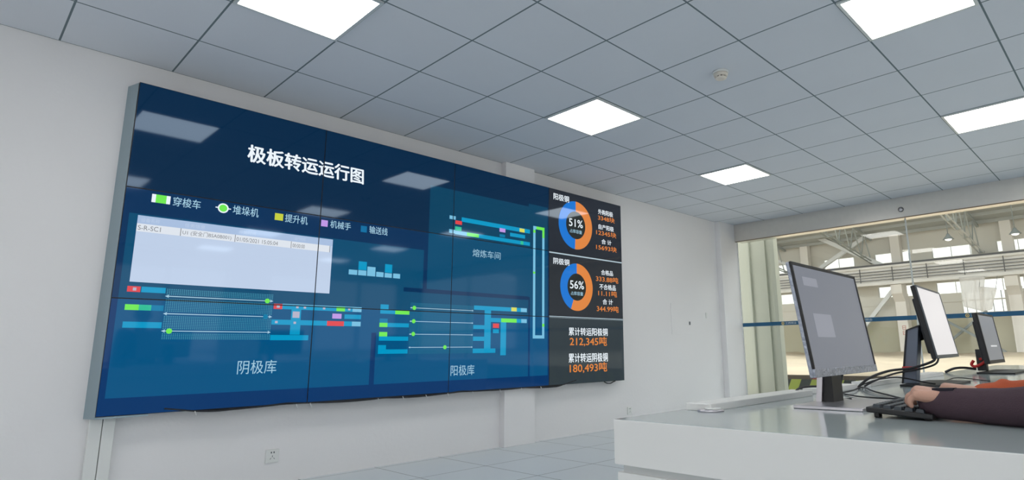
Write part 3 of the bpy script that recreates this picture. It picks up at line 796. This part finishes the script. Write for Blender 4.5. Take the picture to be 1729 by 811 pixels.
for k in range(12):
    y = 41-k*1.45; z = 8.15+(YW+0.3-y)*0.15
    r.box((-45, y-0.06, z-0.2), (45, y+0.06, z))
struct(r.build('hall_roof', M_roof), 'grey sheet roof of the hall with purlins', 'roof')
M_fill = emis('hall_fill_glow', (0.93, 0.97, 1.0, 1), 5.4)  # glow of unseen strips added under the roof to brighten the hall
r = MB()
for y in (11, 15, 19, 23, 27):
    z = 8.15+(YW+0.3-y)*0.15 if y >= 24 else 8.2+(y-8)/16*(8.15+(YW+0.3-24)*0.15-8.2)
    r.box((-32, y-0.7, z-0.42), (22, y+0.7, z-0.36))
struct(r.build('hall_fill_light', M_fill), 'long unseen glowing strips added to brighten the hall', 'fill_light')
def bay_lamp(x, y, z, label):
    t = thing('high_bay_lamp', (x, y, z), label, 'lamp', 'high bay lamps of the hall')
    MB().lathe([(0.06, 0.30), (0.10, 0.20), (0.22, 0.05), (0.26, 0.0)], (x, y, z)).build('shade', M_dsteel, t)
    MB().lathe([(0.16, -0.002), (0.12, -0.05), (0.03, -0.08)], (x, y, z)).build('bulb', emis('bay_lamp_glow', (1, 0.96, 0.9, 1), 2.5), t)
    MB().tube([(x, y, z+0.29), (x, y, 8.15+(YW+0.3-y)*0.15-0.01)], 0.02, 6).build('hanger_rod', M_dsteel, t)
bay_lamp(-2.2, 34, 6.3, 'round high bay lamp hanging left of the pale slanting truss chord')
bay_lamp(0.61, 34, 6.18, 'round high bay lamp hanging right of the rightmost column')
# made-up sheets before the tall opening, standing in for an unidentified white glare
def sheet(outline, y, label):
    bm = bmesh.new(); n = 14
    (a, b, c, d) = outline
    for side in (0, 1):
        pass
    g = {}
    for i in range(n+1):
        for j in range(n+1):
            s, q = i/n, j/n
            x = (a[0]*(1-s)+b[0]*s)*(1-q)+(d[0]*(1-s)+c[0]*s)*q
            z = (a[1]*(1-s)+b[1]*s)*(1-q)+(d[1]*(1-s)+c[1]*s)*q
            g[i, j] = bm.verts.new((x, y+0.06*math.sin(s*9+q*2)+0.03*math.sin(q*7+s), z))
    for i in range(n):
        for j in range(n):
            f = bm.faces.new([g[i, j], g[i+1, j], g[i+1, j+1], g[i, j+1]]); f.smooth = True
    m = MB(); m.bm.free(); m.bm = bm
    o = m.build('glare_sheet', M_glare, origin=((a[0]+b[0])/2, y, a[1]))
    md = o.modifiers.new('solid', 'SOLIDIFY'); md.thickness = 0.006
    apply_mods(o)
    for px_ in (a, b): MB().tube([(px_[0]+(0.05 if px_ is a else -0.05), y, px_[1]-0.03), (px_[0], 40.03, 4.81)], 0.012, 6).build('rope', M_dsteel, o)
    tag(o, label, 'sheet', 'sheets standing in for a white glare')
sheet(((-3.0, 4.84), (-1.72, 4.80), (-2.02, 2.78), (-2.95, 3.12)), 39.5, 'larger made-up sheet standing in for a white glare left of the column at right')
sheet(((-2.06, 4.2), (-1.2, 4.05), (-1.55, 2.86), (-2.1, 2.76)), 39.2, 'smaller made-up sheet standing in for a white glare above the far monitor')

# ================================================================== DESK BODY
t = thing('control_desk', (DX0, DY0, 0), 'long white control desk in the right foreground carrying three monitors', 'desk')
m = MB()
m.box((DX0, DY0, ZD-0.107), (DX1, DY1, ZD), 0.002)
o = m.build('desktop', [M_desk, M_desktop], t)
for p_ in o.data.polygons:
    if p_.normal.z > 0.9: p_.material_index = 1
m = MB(); m.box((DX0+0.016, DY0+0.016, ZD-0.125), (DX1, DY0+0.04, ZD-0.107)); m.box((DX0+0.016, DY0+0.04, ZD-0.125), (DX0+0.04, DY1-0.016, ZD-0.107)); m.build('shadow_gap', M_groove, t)
m = MB(); m.box((DX0+0.006, DY0+0.004, 0), (DX1, DY0+0.03, ZD-0.125), 0.0015); m.build('end_panel', M_desk, t)
m = MB(); m.box((DX0+0.006, DY0+0.03, 0), (DX0+0.03, DY1-0.03, ZD-0.125)); m.build('back_panel', M_desk, t)
m = MB(); m.box((DX0+0.006, DY1-0.03, 0), (DX1, DY1-0.004, ZD-0.125)); m.build('end_panel', M_desk, t)
m = MB(); m.box((DX0+0.03, 2.2, 0), (DX1-0.1, 2.225, ZD-0.107)); m.build('divider', M_desk, t)
# raised cable trough lids along the back edge
for a, b, l in ((0.0, 0.70, 'low white cable trough lid along the back edge nearest the corner'), (0.80, 1.16, 'short white cable trough lid behind the first monitor stand'), (1.32, 2.6, 'long white cable trough lid behind the second monitor')):
    tag(MB().box((DX0+0.02, a, ZD), (DX0+0.10, b, ZD+0.02), 0.002).build('trough_lid', M_desk, origin=(DX0+0.06, (a+b)/2, ZD)), l, 'cable lid', 'white cable trough lids')
t = thing('cable_grommet', (3.725, 0.005, ZD), 'small flat silver cable grommet on the near desk corner', 'grommet')
MB().lathe([(0.036, 0), (0.036, 0.004), (0.030, 0.006)], (3.725, 0.005, ZD)).build('ring', M_silver, t)
MB().lathe([(0.024, 0.006), (0.022, 0.009)], (3.73, 0.01, ZD)).build('cap', M_white, t)

# ================================================================== MONITORS
def frame_mtx(x0, y0, z0, w, tilt, turn):
    """x0, y0, z0: lower left front corner seen from the operator side"""
    t, q = R(tilt), R(turn)
    a = Vector((-math.sin(q), math.cos(q), 0)); n0 = Vector((math.cos(q), math.sin(q), 0)); z = Vector((0, 0, 1))
    u = z*math.cos(t)-n0*math.sin(t); n = n0*math.cos(t)+z*math.sin(t)
    c = Vector((x0, y0, z0))+a*(w/2)
    return Matrix(((a.x, u.x, n.x, c.x), (a.y, u.y, n.y, c.y), (a.z, u.z, n.z, c.z), (0, 0, 0, 1)))
def panel(t, x0, y0, z0, w, h, tilt, turn, m_bezel, m_back, m_screen, side, chin, extra=None, depth=0.018, m_chin=None):
    F = frame_mtx(x0, y0, z0, w, tilt, turn)
    MB().box((-w/2, 0, -depth), (w/2, h, -0.004), 0.003, F).build('housing', m_back, t)
    MB().prism([(-w*0.36, h*0.08), (w*0.36, h*0.08), (w*0.36, h*0.85), (-w*0.36, h*0.85)], 2, -depth-0.022, -depth, F, 0.006).build('rear_bulge', m_back, t)
    b = MB()
    c = MB(); c.box((-w/2, 0, -0.004), (w/2, chin, 0.002), 0.001, F); c.build('chin', m_chin or m_bezel, t)
    b.box((-w/2, h-side, -0.004), (w/2, h, 0.002), 0.001, F)
    b.box((-w/2, chin, -0.004), (-w/2+side, h-side, 0.002), 0.001, F); b.box((w/2-side, chin, -0.004), (w/2, h-side, 0.002), 0.001, F)
    b.build('bezel', m_bezel, t)
    s = MB(); s.box((-w/2+side, chin, -0.003), (w/2-side, h-side, -0.0005), 0, F)
    if extra:
        for i, (u0, v0, u1, v1) in enumerate(extra):
            s.mi = 1
            s.box((-w/2+u0*w, v0*h, -0.0005), (-w/2+u1*w, v1*h, -0.0003), 0, F)
    s.build('screen', m_screen, t)
    return F
S1 = display('monitor_grey_picture', rgb(116, 120, 130), 0.3); S1b = display('monitor_window_picture', rgb(140, 143, 154), 0.3)
S2 = display('monitor_white_picture', rgb(222, 219, 220), 0.3)
S3 = display('monitor_dim_picture', rgb(118, 122, 130), 0.3); S3b = display('monitor_text_picture', rgb(206, 208, 212), 0.3)

# first monitor: silver film edges and silver flat foot
t = thing('monitor', (3.95, 0.385, ZD), 'nearest monitor with grey picture, silver film on its edges and flat silver foot', 'monitor', 'monitors on the control desk')
F1 = panel(t, 3.981, 0.112, 0.806, 0.533, 0.3185, 7.5, 1.1, M_black, M_film, [S1, S1b], 0.009, 0.022, [(0.12, 0.80, 0.32, 0.88), (0.16, 0.34, 0.42, 0.55)], 0.015, M_film)
MB().box((3.868, 0.215, ZD), (4.058, 0.555, ZD+0.009), 0.002).build('foot', M_silver, t)
m = MB(); m.prism([(3.878, ZD+0.009), (3.925, ZD+0.009), (3.925, 0.83), (3.890, 0.83)], 1, 0.372, 0.45); sc_ = m.build('stand_column', M_black, t)
m = MB(); m.prism([(3.876, ZD+0.009), (3.892, ZD+0.009), (3.905, 0.83), (3.888, 0.83)], 1, 0.362, 0.372); m.build('column_trim', M_silver, sc_); m = MB(); m.prism([(3.876, ZD+0.009), (3.892, ZD+0.009), (3.905, 0.83), (3.888, 0.83)], 1, 0.45, 0.46); m.build('column_trim', M_silver, sc_)
m = MB(); m.box((3.89, 0.37, 0.83), (3.935, 0.45, 0.95), 0.004); m.build('neck', M_black, t)
# second monitor: white picture, tall stand
t = thing('monitor', (3.86, 1.65, ZD), 'middle monitor with a blank white picture on a tall blue grey stand', 'monitor', 'monitors on the control desk')
F2 = panel(t, 3.975, 1.42, 0.8327, 0.538, 0.3185, 8.9, 3.05, M_grey, M_black, [S2], 0.008, 0.014, None, 0.022)
MB().prism([(3.822, 1.40), (3.91, 1.37), (4.0, 1.50), (4.0, 1.86), (3.91, 1.90), (3.822, 1.86)], 2, ZD, ZD+0.008, None, 0.002).build('foot', M_black, t)
m = MB(); m.prism([(3.808, ZD+0.008), (3.862, ZD+0.008), (3.898, 0.972), (3.849, 0.957)], 1, 1.50, 1.56, None, 0.003); sc_ = m.build('stand_column', M_stand, t)
m = MB(); m.prism([(3.805, ZD+0.008), (3.811, ZD+0.008), (3.852, 0.955), (3.846, 0.957)], 1, 1.494, 1.566); m.prism([(3.846, 0.957), (3.852, 0.955), (3.90, 0.97), (3.9, 0.977)], 1, 1.494, 1.566); m.build('column_rim', M_black, sc_)
m = MB(); m.bar((3.865, 1.53, 0.925), (3.895, 1.60, 0.94), 0.04, 0.04); m.build('neck', M_black, t)
m = MB(); m.box((3.82, 1.47, 0.788), (3.875, 1.499, 0.797), 0.002); m.build('red_tape', M_red, t)
# third monitor
t = thing('monitor', (3.89, 3.05, ZD), 'farthest monitor with dim grey picture and black stand', 'monitor', 'monitors on the control desk')
F3 = panel(t, 3.90, 2.993, 0.771, 0.527, 0.3185, 6.0, 0.0, M_black, M_black, [S3, S3b], 0.014, 0.022, [(0.35, 0.33, 0.75, 0.36)], 0.028)
MB().box((3.842, 2.88, ZD), (4.035, 3.5, ZD+0.010), 0.003).build('foot', M_black, t)
m = MB(); m.box((3.80, 3.16, ZD+0.010), (3.852, 3.22, 0.86), 0.004); m.build('stand_column', M_black, t)
tag(MB().tube([(3.79, 3.14, 0.79), (3.775, 3.14, 0.765), (3.795, 3.14, 0.752), (3.84, 3.145, 0.775), (3.856, 3.145, 0.80), (3.82, 3.145, 0.797)], 0.009, 8, True).build('red_cable_coil', M_red, origin=(3.81, 3.14, 0.77)), 'red cable coil hung on the farthest monitor stand', 'cable')

# ================================================================== KEYBOARD
KX0, KX1, KY0, KY1 = 4.108, 4.252, 0.085, 0.525
t = thing('keyboard', (4.18, 0.3, ZD), 'black keyboard in front of the nearest monitor under the hands', 'keyboard')
def kz(x): return ZD+0.026-(x-KX0)/(KX1-KX0)*0.011
m = MB(); m.prism([(KX0, ZD+0.013), (KX0, kz(KX0)), (KX1, kz(KX1)), (KX1, ZD+0.003)], 1, KY0, KY1, None, 0.003); m.build('body', M_black, t)
for y in (KY0+0.03, KY1-0.03):
    MB().box((KX0+0.012, y-0.012, ZD), (KX0+0.024, y+0.012, ZD+0.014), 0.002).build('rear_foot', M_black, t)
    MB().box((KX1-0.022, y-0.012, ZD), (KX1-0.006, y+0.012, ZD+0.005), 0.001).build('front_foot', M_black, t)
kb = bmesh.new(); bmesh.ops.create_cube(kb, size=1)
for v in kb.verts:
    s = 0.8 if v.co.z > 0 else 1.0
    v.co = Vector((v.co.x*0.0175*s, v.co.y*0.0185*s, (v.co.z+0.5)*0.008))
kme = bpy.data.meshes.new('key'); kb.to_mesh(kme); kb.free(); kme.materials.append(M_key)
for r_ in range(5):
    for c_ in range(20):
        x = KX0+0.022+r_*0.0235; y = KY0+0.018+c_*0.0213
        o = bpy.data.objects.new('key', kme); COL.objects.link(o); o.parent = t
        o.location = Vector((x, y, kz(x)-0.0005))-Vector(t.location); o.rotation_euler = (0, math.atan(0.011/(KX1-KX0)), 0)

# ================================================================== CABLES ON THE DESK
def wire(pts, r, mt, label):
    tag(MB().tube(pts, r, 7, True).build('desk_cable', mt, origin=pts[0]), label, 'cable', 'cables on the desk')
zt = ZD+0.004
wire([(3.965, 1.43, 0.835), (3.95, 1.42, 0.818), (3.87, 1.432, 0.792), (3.80, 1.36, 0.782), (3.755, 1.25, 0.758), (3.725, 1.215, 0.73), (3.715, 1.205, 0.716)], 0.0055, M_cable, 'thick black cable arching from the middle monitor down to the desk edge')
wire([(3.972, 1.45, 0.835), (3.96, 1.43, 0.808), (3.89, 1.44, 0.786), (3.82, 1.38, 0.772), (3.765, 1.27, 0.744), (3.735, 1.225, 0.722)], 0.004, M_cable, 'second black cable just below the arching one at the middle monitor')
wire([(3.72, 1.22, 0.725), (3.76, 1.30, 0.745), (3.80, 1.42, 0.752), (3.84, 1.50-0.03, 0.745), (3.90, 1.46, 0.733), (3.95, 1.44, 0.727)], 0.003, M_cable, 'thin black wire sagging past the foot of the middle monitor')
wire([(3.93, 0.50, zt+0.006), (3.86, 0.60, zt), (3.79, 0.76, zt), (3.785, 0.94, zt+0.003), (3.75, 1.10, zt+0.002), (3.735, 1.2, zt)], 0.003, M_cable, 'thin dark wire from behind the first stand to the desk edge')
wire([(3.80, 0.80, zt), (3.88, 0.70, zt), (3.96, 0.66, zt), (4.02, 0.66, zt), (4.09, 0.52, zt+0.006)], 0.0025, M_cable, 'thin dark wire lying straight to the back of the keyboard')
wire([(3.74, 1.17, zt), (3.80, 1.05, zt+0.006), (3.86, 0.93, zt+0.004), (3.98, 0.74, zt+0.002), (4.05, 0.62, zt+0.002), (4.105, 0.5, zt+0.006)], 0.003, M_cable, 'thin dark wire looping from the desk edge to the keyboard')
wire([(3.70, 0.62, ZD), (3.69, 0.64, 0.728), (3.69, 0.69, 0.742), (3.72, 0.76, 0.744), (3.78, 0.80, 0.735), (3.84, 0.66, 0.75), (3.89, 0.56, 0.80)], 0.004, M_cable, 'black cable looping behind the nearest monitor stand')
wire([(3.60+0.05, 3.0, zt), (3.70, 3.02, 0.742), (3.74, 3.10, 0.745), (3.79, 3.16, 0.735)], 0.008, M_cable, 'thick black cable left of the farthest monitor foot')
wire([(3.92, 1.68, zt), (3.90, 1.9, zt+0.004), (3.90, 2.1, zt+0.006), (3.97, 2.1, zt), (4.06, 1.95, zt)], 0.0025, M_cable, 'thin wire curving on the white desktop beyond the hands')

# ================================================================== PERSON
def skin_remesh(m, name, mats, parent, voxel, smooth=4):
    o = m.build(name, mats, parent)
    md = o.modifiers.new('r', 'REMESH'); md.mode = 'VOXEL'; md.voxel_size = voxel; md.use_smooth_shade = True
    sm = o.modifiers.new('s', 'SMOOTH'); sm.iterations = smooth; sm.factor = 0.5
    apply_mods(o)
    for p_ in o.data.polygons: p_.use_smooth = True
    return o
PY = 0.31
person = thing('person', (4.95, PY, 0.0), 'person in a dark maroon jacket with one orange sleeve typing on the keyboard', 'person')
B = MB()
def chain(pts, rs):
    for i in range(len(pts)-1): B.hull(pts[i], rs[i], pts[i+1], rs[i+1])
def finger(k, s, m1, m2, tip, r):
    chain([k, m1, m2, tip], [r, r*0.92, r*0.85, r*0.72])
def hand(wrist, knx, ky, kzv, sgn, spread=0.0188):
    """palm from wrist to four knuckles, fingers curling down to the keys; sgn +1 puts the thumb towards +y"""
    W = Vector(wrist)
    ks = []
    for i in range(4):            # i = 0 little finger ... 3 index
        y = ky + sgn*(i-1.5)*spread
        x = knx - (0.0, 0.006, 0.008, 0.005)[i]
        z = kzv - (0.008, 0.002, 0.0, 0.002)[i]
        ks.append(Vector((x, y, z)))
    for i, k in enumerate(ks):
        wv = W+Vector((0, sgn*(i-1.5)*0.011, 0.002))
        B.hull(wv, 0.018, k, 0.0135)
    for a, b in zip(ks, ks[1:]): B.hull(a, 0.011, b, 0.011)
    L = (0.030, 0.038, 0.042, 0.037)
    for i, k in enumerate(ks):
        l = L[i]
        m1 = k+Vector((-l*0.50, sgn*(i-1.5)*0.002, -l*0.30))
        m2 = m1+Vector((-l*0.08, 0, -l*0.55))
        tp = m2+Vector((l*0.10, 0, -l*0.30))
        tp.z = max(tp.z, kz(tp.x)+0.013); m2.z = max(m2.z, tp.z+0.008)
        finger(k, 0, m1, m2, tp, 0.0082)
    # thumb from the side of the palm near its base
    b0 = W+Vector((-0.018, sgn*0.022, -0.006)); b1 = W+Vector((-0.045, sgn*0.046, -0.016)); b2 = W+Vector((-0.072, sgn*0.052, -0.024))
    b2.z = max(b2.z, kz(b2.x)+0.014)
    B.hull(W+Vector((0, sgn*0.010, 0)), 0.016, b0, 0.0145); B.hull(b0, 0.0145, b1, 0.0112); B.hull(b1, 0.0112, b2, 0.0085)
LW, RW = Vector((4.283, 0.135, 0.762)), Vector((4.275, 0.435, 0.757))
hand(LW, 4.222, 0.128, 0.779, 1)
hand(RW, 4.218, 0.435, 0.772, -1)
LE, RE = Vector((4.585, 0.025, 0.782)), Vector((4.585, 0.60, 0.772))
LS, RS = Vector((4.86, PY-0.19, 1.09)), Vector((4.86, PY+0.19, 1.09))
for Wp, E, S in ((LW, LE, LS), (RW, RE, RS)):
    M1, E1 = Wp.lerp(E, 0.35)+Vector((0, 0, -0.012)), E+Vector((0, 0, -0.014)); B.hull(Wp, 0.020, M1, 0.025); B.hull(M1, 0.025, E1, 0.033); B.hull(E1, 0.033, S, 0.045)
HIP = Vector((5.0, PY, 0.56)); CH = Vector((4.93, PY, 0.98)); NK = Vector((4.88, PY, 1.16)); HD = Vector((4.845, PY, 1.31))
for s in (-1, 1):
    B.hull(HIP+Vector((0, s*0.08, 0)), 0.11, CH+Vector((0, s*0.09, 0)), 0.10); B.hull(CH+Vector((0, s*0.09, 0.05)), 0.085, (4.86, PY+s*0.17, 1.09), 0.055)
    hp = HIP+Vector((0, s*0.09, -0.03)); kn = Vector((4.60, PY+s*0.11, 0.50)); an = Vector((4.68, PY+s*0.11, 0.10)); to = Vector((4.54, PY+s*0.12, 0.045))
    B.hull(hp, 0.085, kn, 0.058); B.hull(kn, 0.056, an, 0.038); B.hull(an, 0.036, to, 0.03)
B.hull(CH+Vector((0, 0, 0.10)), 0.07, NK, 0.056); B.hull(NK, 0.054, HD+Vector((0.02, 0, -0.04)), 0.056)
B.ball(HD+Vector((0.012, 0, 0.03)), 0.092, (1.06, 0.86, 1.12)); B.hull(HD+Vector((-0.045, 0, -0.06)), 0.042, HD+Vector((-0.03, 0, 0.0)), 0.062)
B.hull(HD+Vector((-0.083, 0, 0.02)), 0.008, HD+Vector((-0.106, 0, -0.016)), 0.012)
for s in (-1, 1):
    B.ball(HD+Vector((0.01, s*0.083, 0.005)), 0.03, (0.7, 0.4, 1.1), 2); B.ball(HD+Vector((-0.072, s*0.033, 0.022)), 0.014, (1, 1.2, 0.8), 2)
B.hull(HD+Vector((-0.084, -0.02, -0.05)), 0.008, HD+Vector((-0.084, 0.02, -0.05)), 0.008)
skin_remesh(B, 'body', M_skin, person, 0.003, 3)
# jacket: torso and maroon left sleeve
J = MB()
for s in (-1, 1):
    J.hull(HIP+Vector((0, s*0.085, 0.0)), 0.128, CH+Vector((0, s*0.095, 0)), 0.122); J.hull(CH+Vector((0, s*0.09, 0.05)), 0.105, (4.86, PY+s*0.175, 1.085), 0.075)
J.hull(CH+Vector((0, 0, 0.1)), 0.10, NK+Vector((0.01, 0, -0.02)), 0.066)
LC = LW.lerp(LE, 0.0)
J.hull(LW+Vector((-0.037, -0.004, -0.009)), 0.035, LW.lerp(LE, 0.35)+Vector((0, 0, -0.016)), 0.0405); J.hull(LW.lerp(LE, 0.35)+Vector((0, 0, -0.016)), 0.0405, LE+Vector((0, 0, -0.016)), 0.052); J.hull(LE+Vector((0, 0, -0.014)), 0.052, LS, 0.072)
J.hull(RW.lerp(RE, 0.72), 0.052, RE, 0.060); J.hull(RE, 0.060, RS, 0.072)
J.ball(RW.lerp(RE, 0.60)+Vector((0, 0, 0.012)), 0.05, (1, 1, 0.9)); J.ball(LW.lerp(LE, 0.60)+Vector((0, -0.002, -0.010)), 0.0485, (0.7, 1, 0.95))
jk = skin_remesh(J, 'jacket', M_maroon, person, 0.006, 3); jk['label'] = 'dark maroon jacket'
O_ = MB()
O_.hull(RW+Vector((0.02, 0, -0.003)), 0.031, RW.lerp(RE, 0.45)+Vector((0, 0, -0.006)), 0.040); O_.hull(RW.lerp(RE, 0.45)+Vector((0, 0, -0.006)), 0.040, RW.lerp(RE, 0.8)+Vector((0, 0, -0.008)), 0.048)
O_.ball(RW.lerp(RE, 0.2), 0.037, (0.7, 1, 1)); O_.ball(RW.lerp(RE, 0.42), 0.043, (0.7, 1, 1))
os_ = skin_remesh(O_, 'orange_sleeve', M_orange, person, 0.006, 2); os_['label'] = 'orange forearm sleeve'
T_ = MB()
T_.bar(LW+Vector((-0.030, -0.014, 0.0215)), LW+Vector((0.014, -0.022, 0.0235)), 0.022, 0.008)
st = T_.build('sleeve_strap', M_dark, jk)
Tr = MB()
for s in (-1, 1):
    hp = HIP+Vector((0, s*0.09, -0.03)); kn = Vector((4.60, PY+s*0.11, 0.50)); an = Vector((4.68, PY+s*0.11, 0.12))
    Tr.hull(hp, 0.10, kn, 0.070); Tr.hull(kn, 0.070, an, 0.055)
Tr.hull(HIP+Vector((0, -0.08, 0)), 0.118, HIP+Vector((0, 0.08, 0)), 0.118)
skin_remesh(Tr, 'trousers', M_dark, person, 0.012, 3)
for s in (-1, 1):
    Sh = MB(); Sh.hull((4.70, PY+s*0.11, 0.045), 0.045, (4.53, PY+s*0.12, 0.04), 0.04); Sh.box((4.49, PY+s*0.115-0.045, 0.0), (4.745, PY+s*0.115+0.045, 0.02), 0.008)
    skin_remesh(Sh, 'shoe', M_black, person, 0.008, 2)
H_ = MB(); H_.ball(HD+Vector((0.028, 0, 0.055)), 0.094, (1.06, 0.9, 1.02)); H_.ball(HD+Vector((0.05, 0, 0.02)), 0.08, (0.9, 0.98, 1.1))
skin_remesh(H_, 'hair', M_hair, person, 0.008, 2)
# chair under the person, outside the picture
t = thing('office_chair', (5.0, PY, 0), 'black office chair under the typing person', 'chair')
MB().box((4.74, PY-0.24, 0.36), (5.20, PY+0.24, 0.42), 0.02).build('seat', M_dark, t)
MB().box((5.18, PY-0.22, 0.50), (5.235, PY+0.22, 1.0), 0.02).build('backrest', M_dark, t)
MB().box((5.185, PY-0.03, 0.37), (5.225, PY+0.03, 0.52), 0.005).build('back_support', M_black, t)
MB().tube([(4.97, PY, 0.06), (4.97, PY, 0.365)], 0.028, 12).build('column', M_silver, t)
for k in range(5):
    a = 2*math.pi*k/5+0.3
    e = (4.97+0.29*math.cos(a), PY+0.29*math.sin(a), 0.06)
    MB().bar((4.97, PY, 0.08), e, 0.04, 0.03).build('leg', M_black, t)
    MB().lathe([(0.028, -0.012), (0.03, 0), (0.028, 0.012)], (e[0], e[1], 0.0305), (math.sin(a), -math.cos(a), 0)).build('caster', M_black, t)
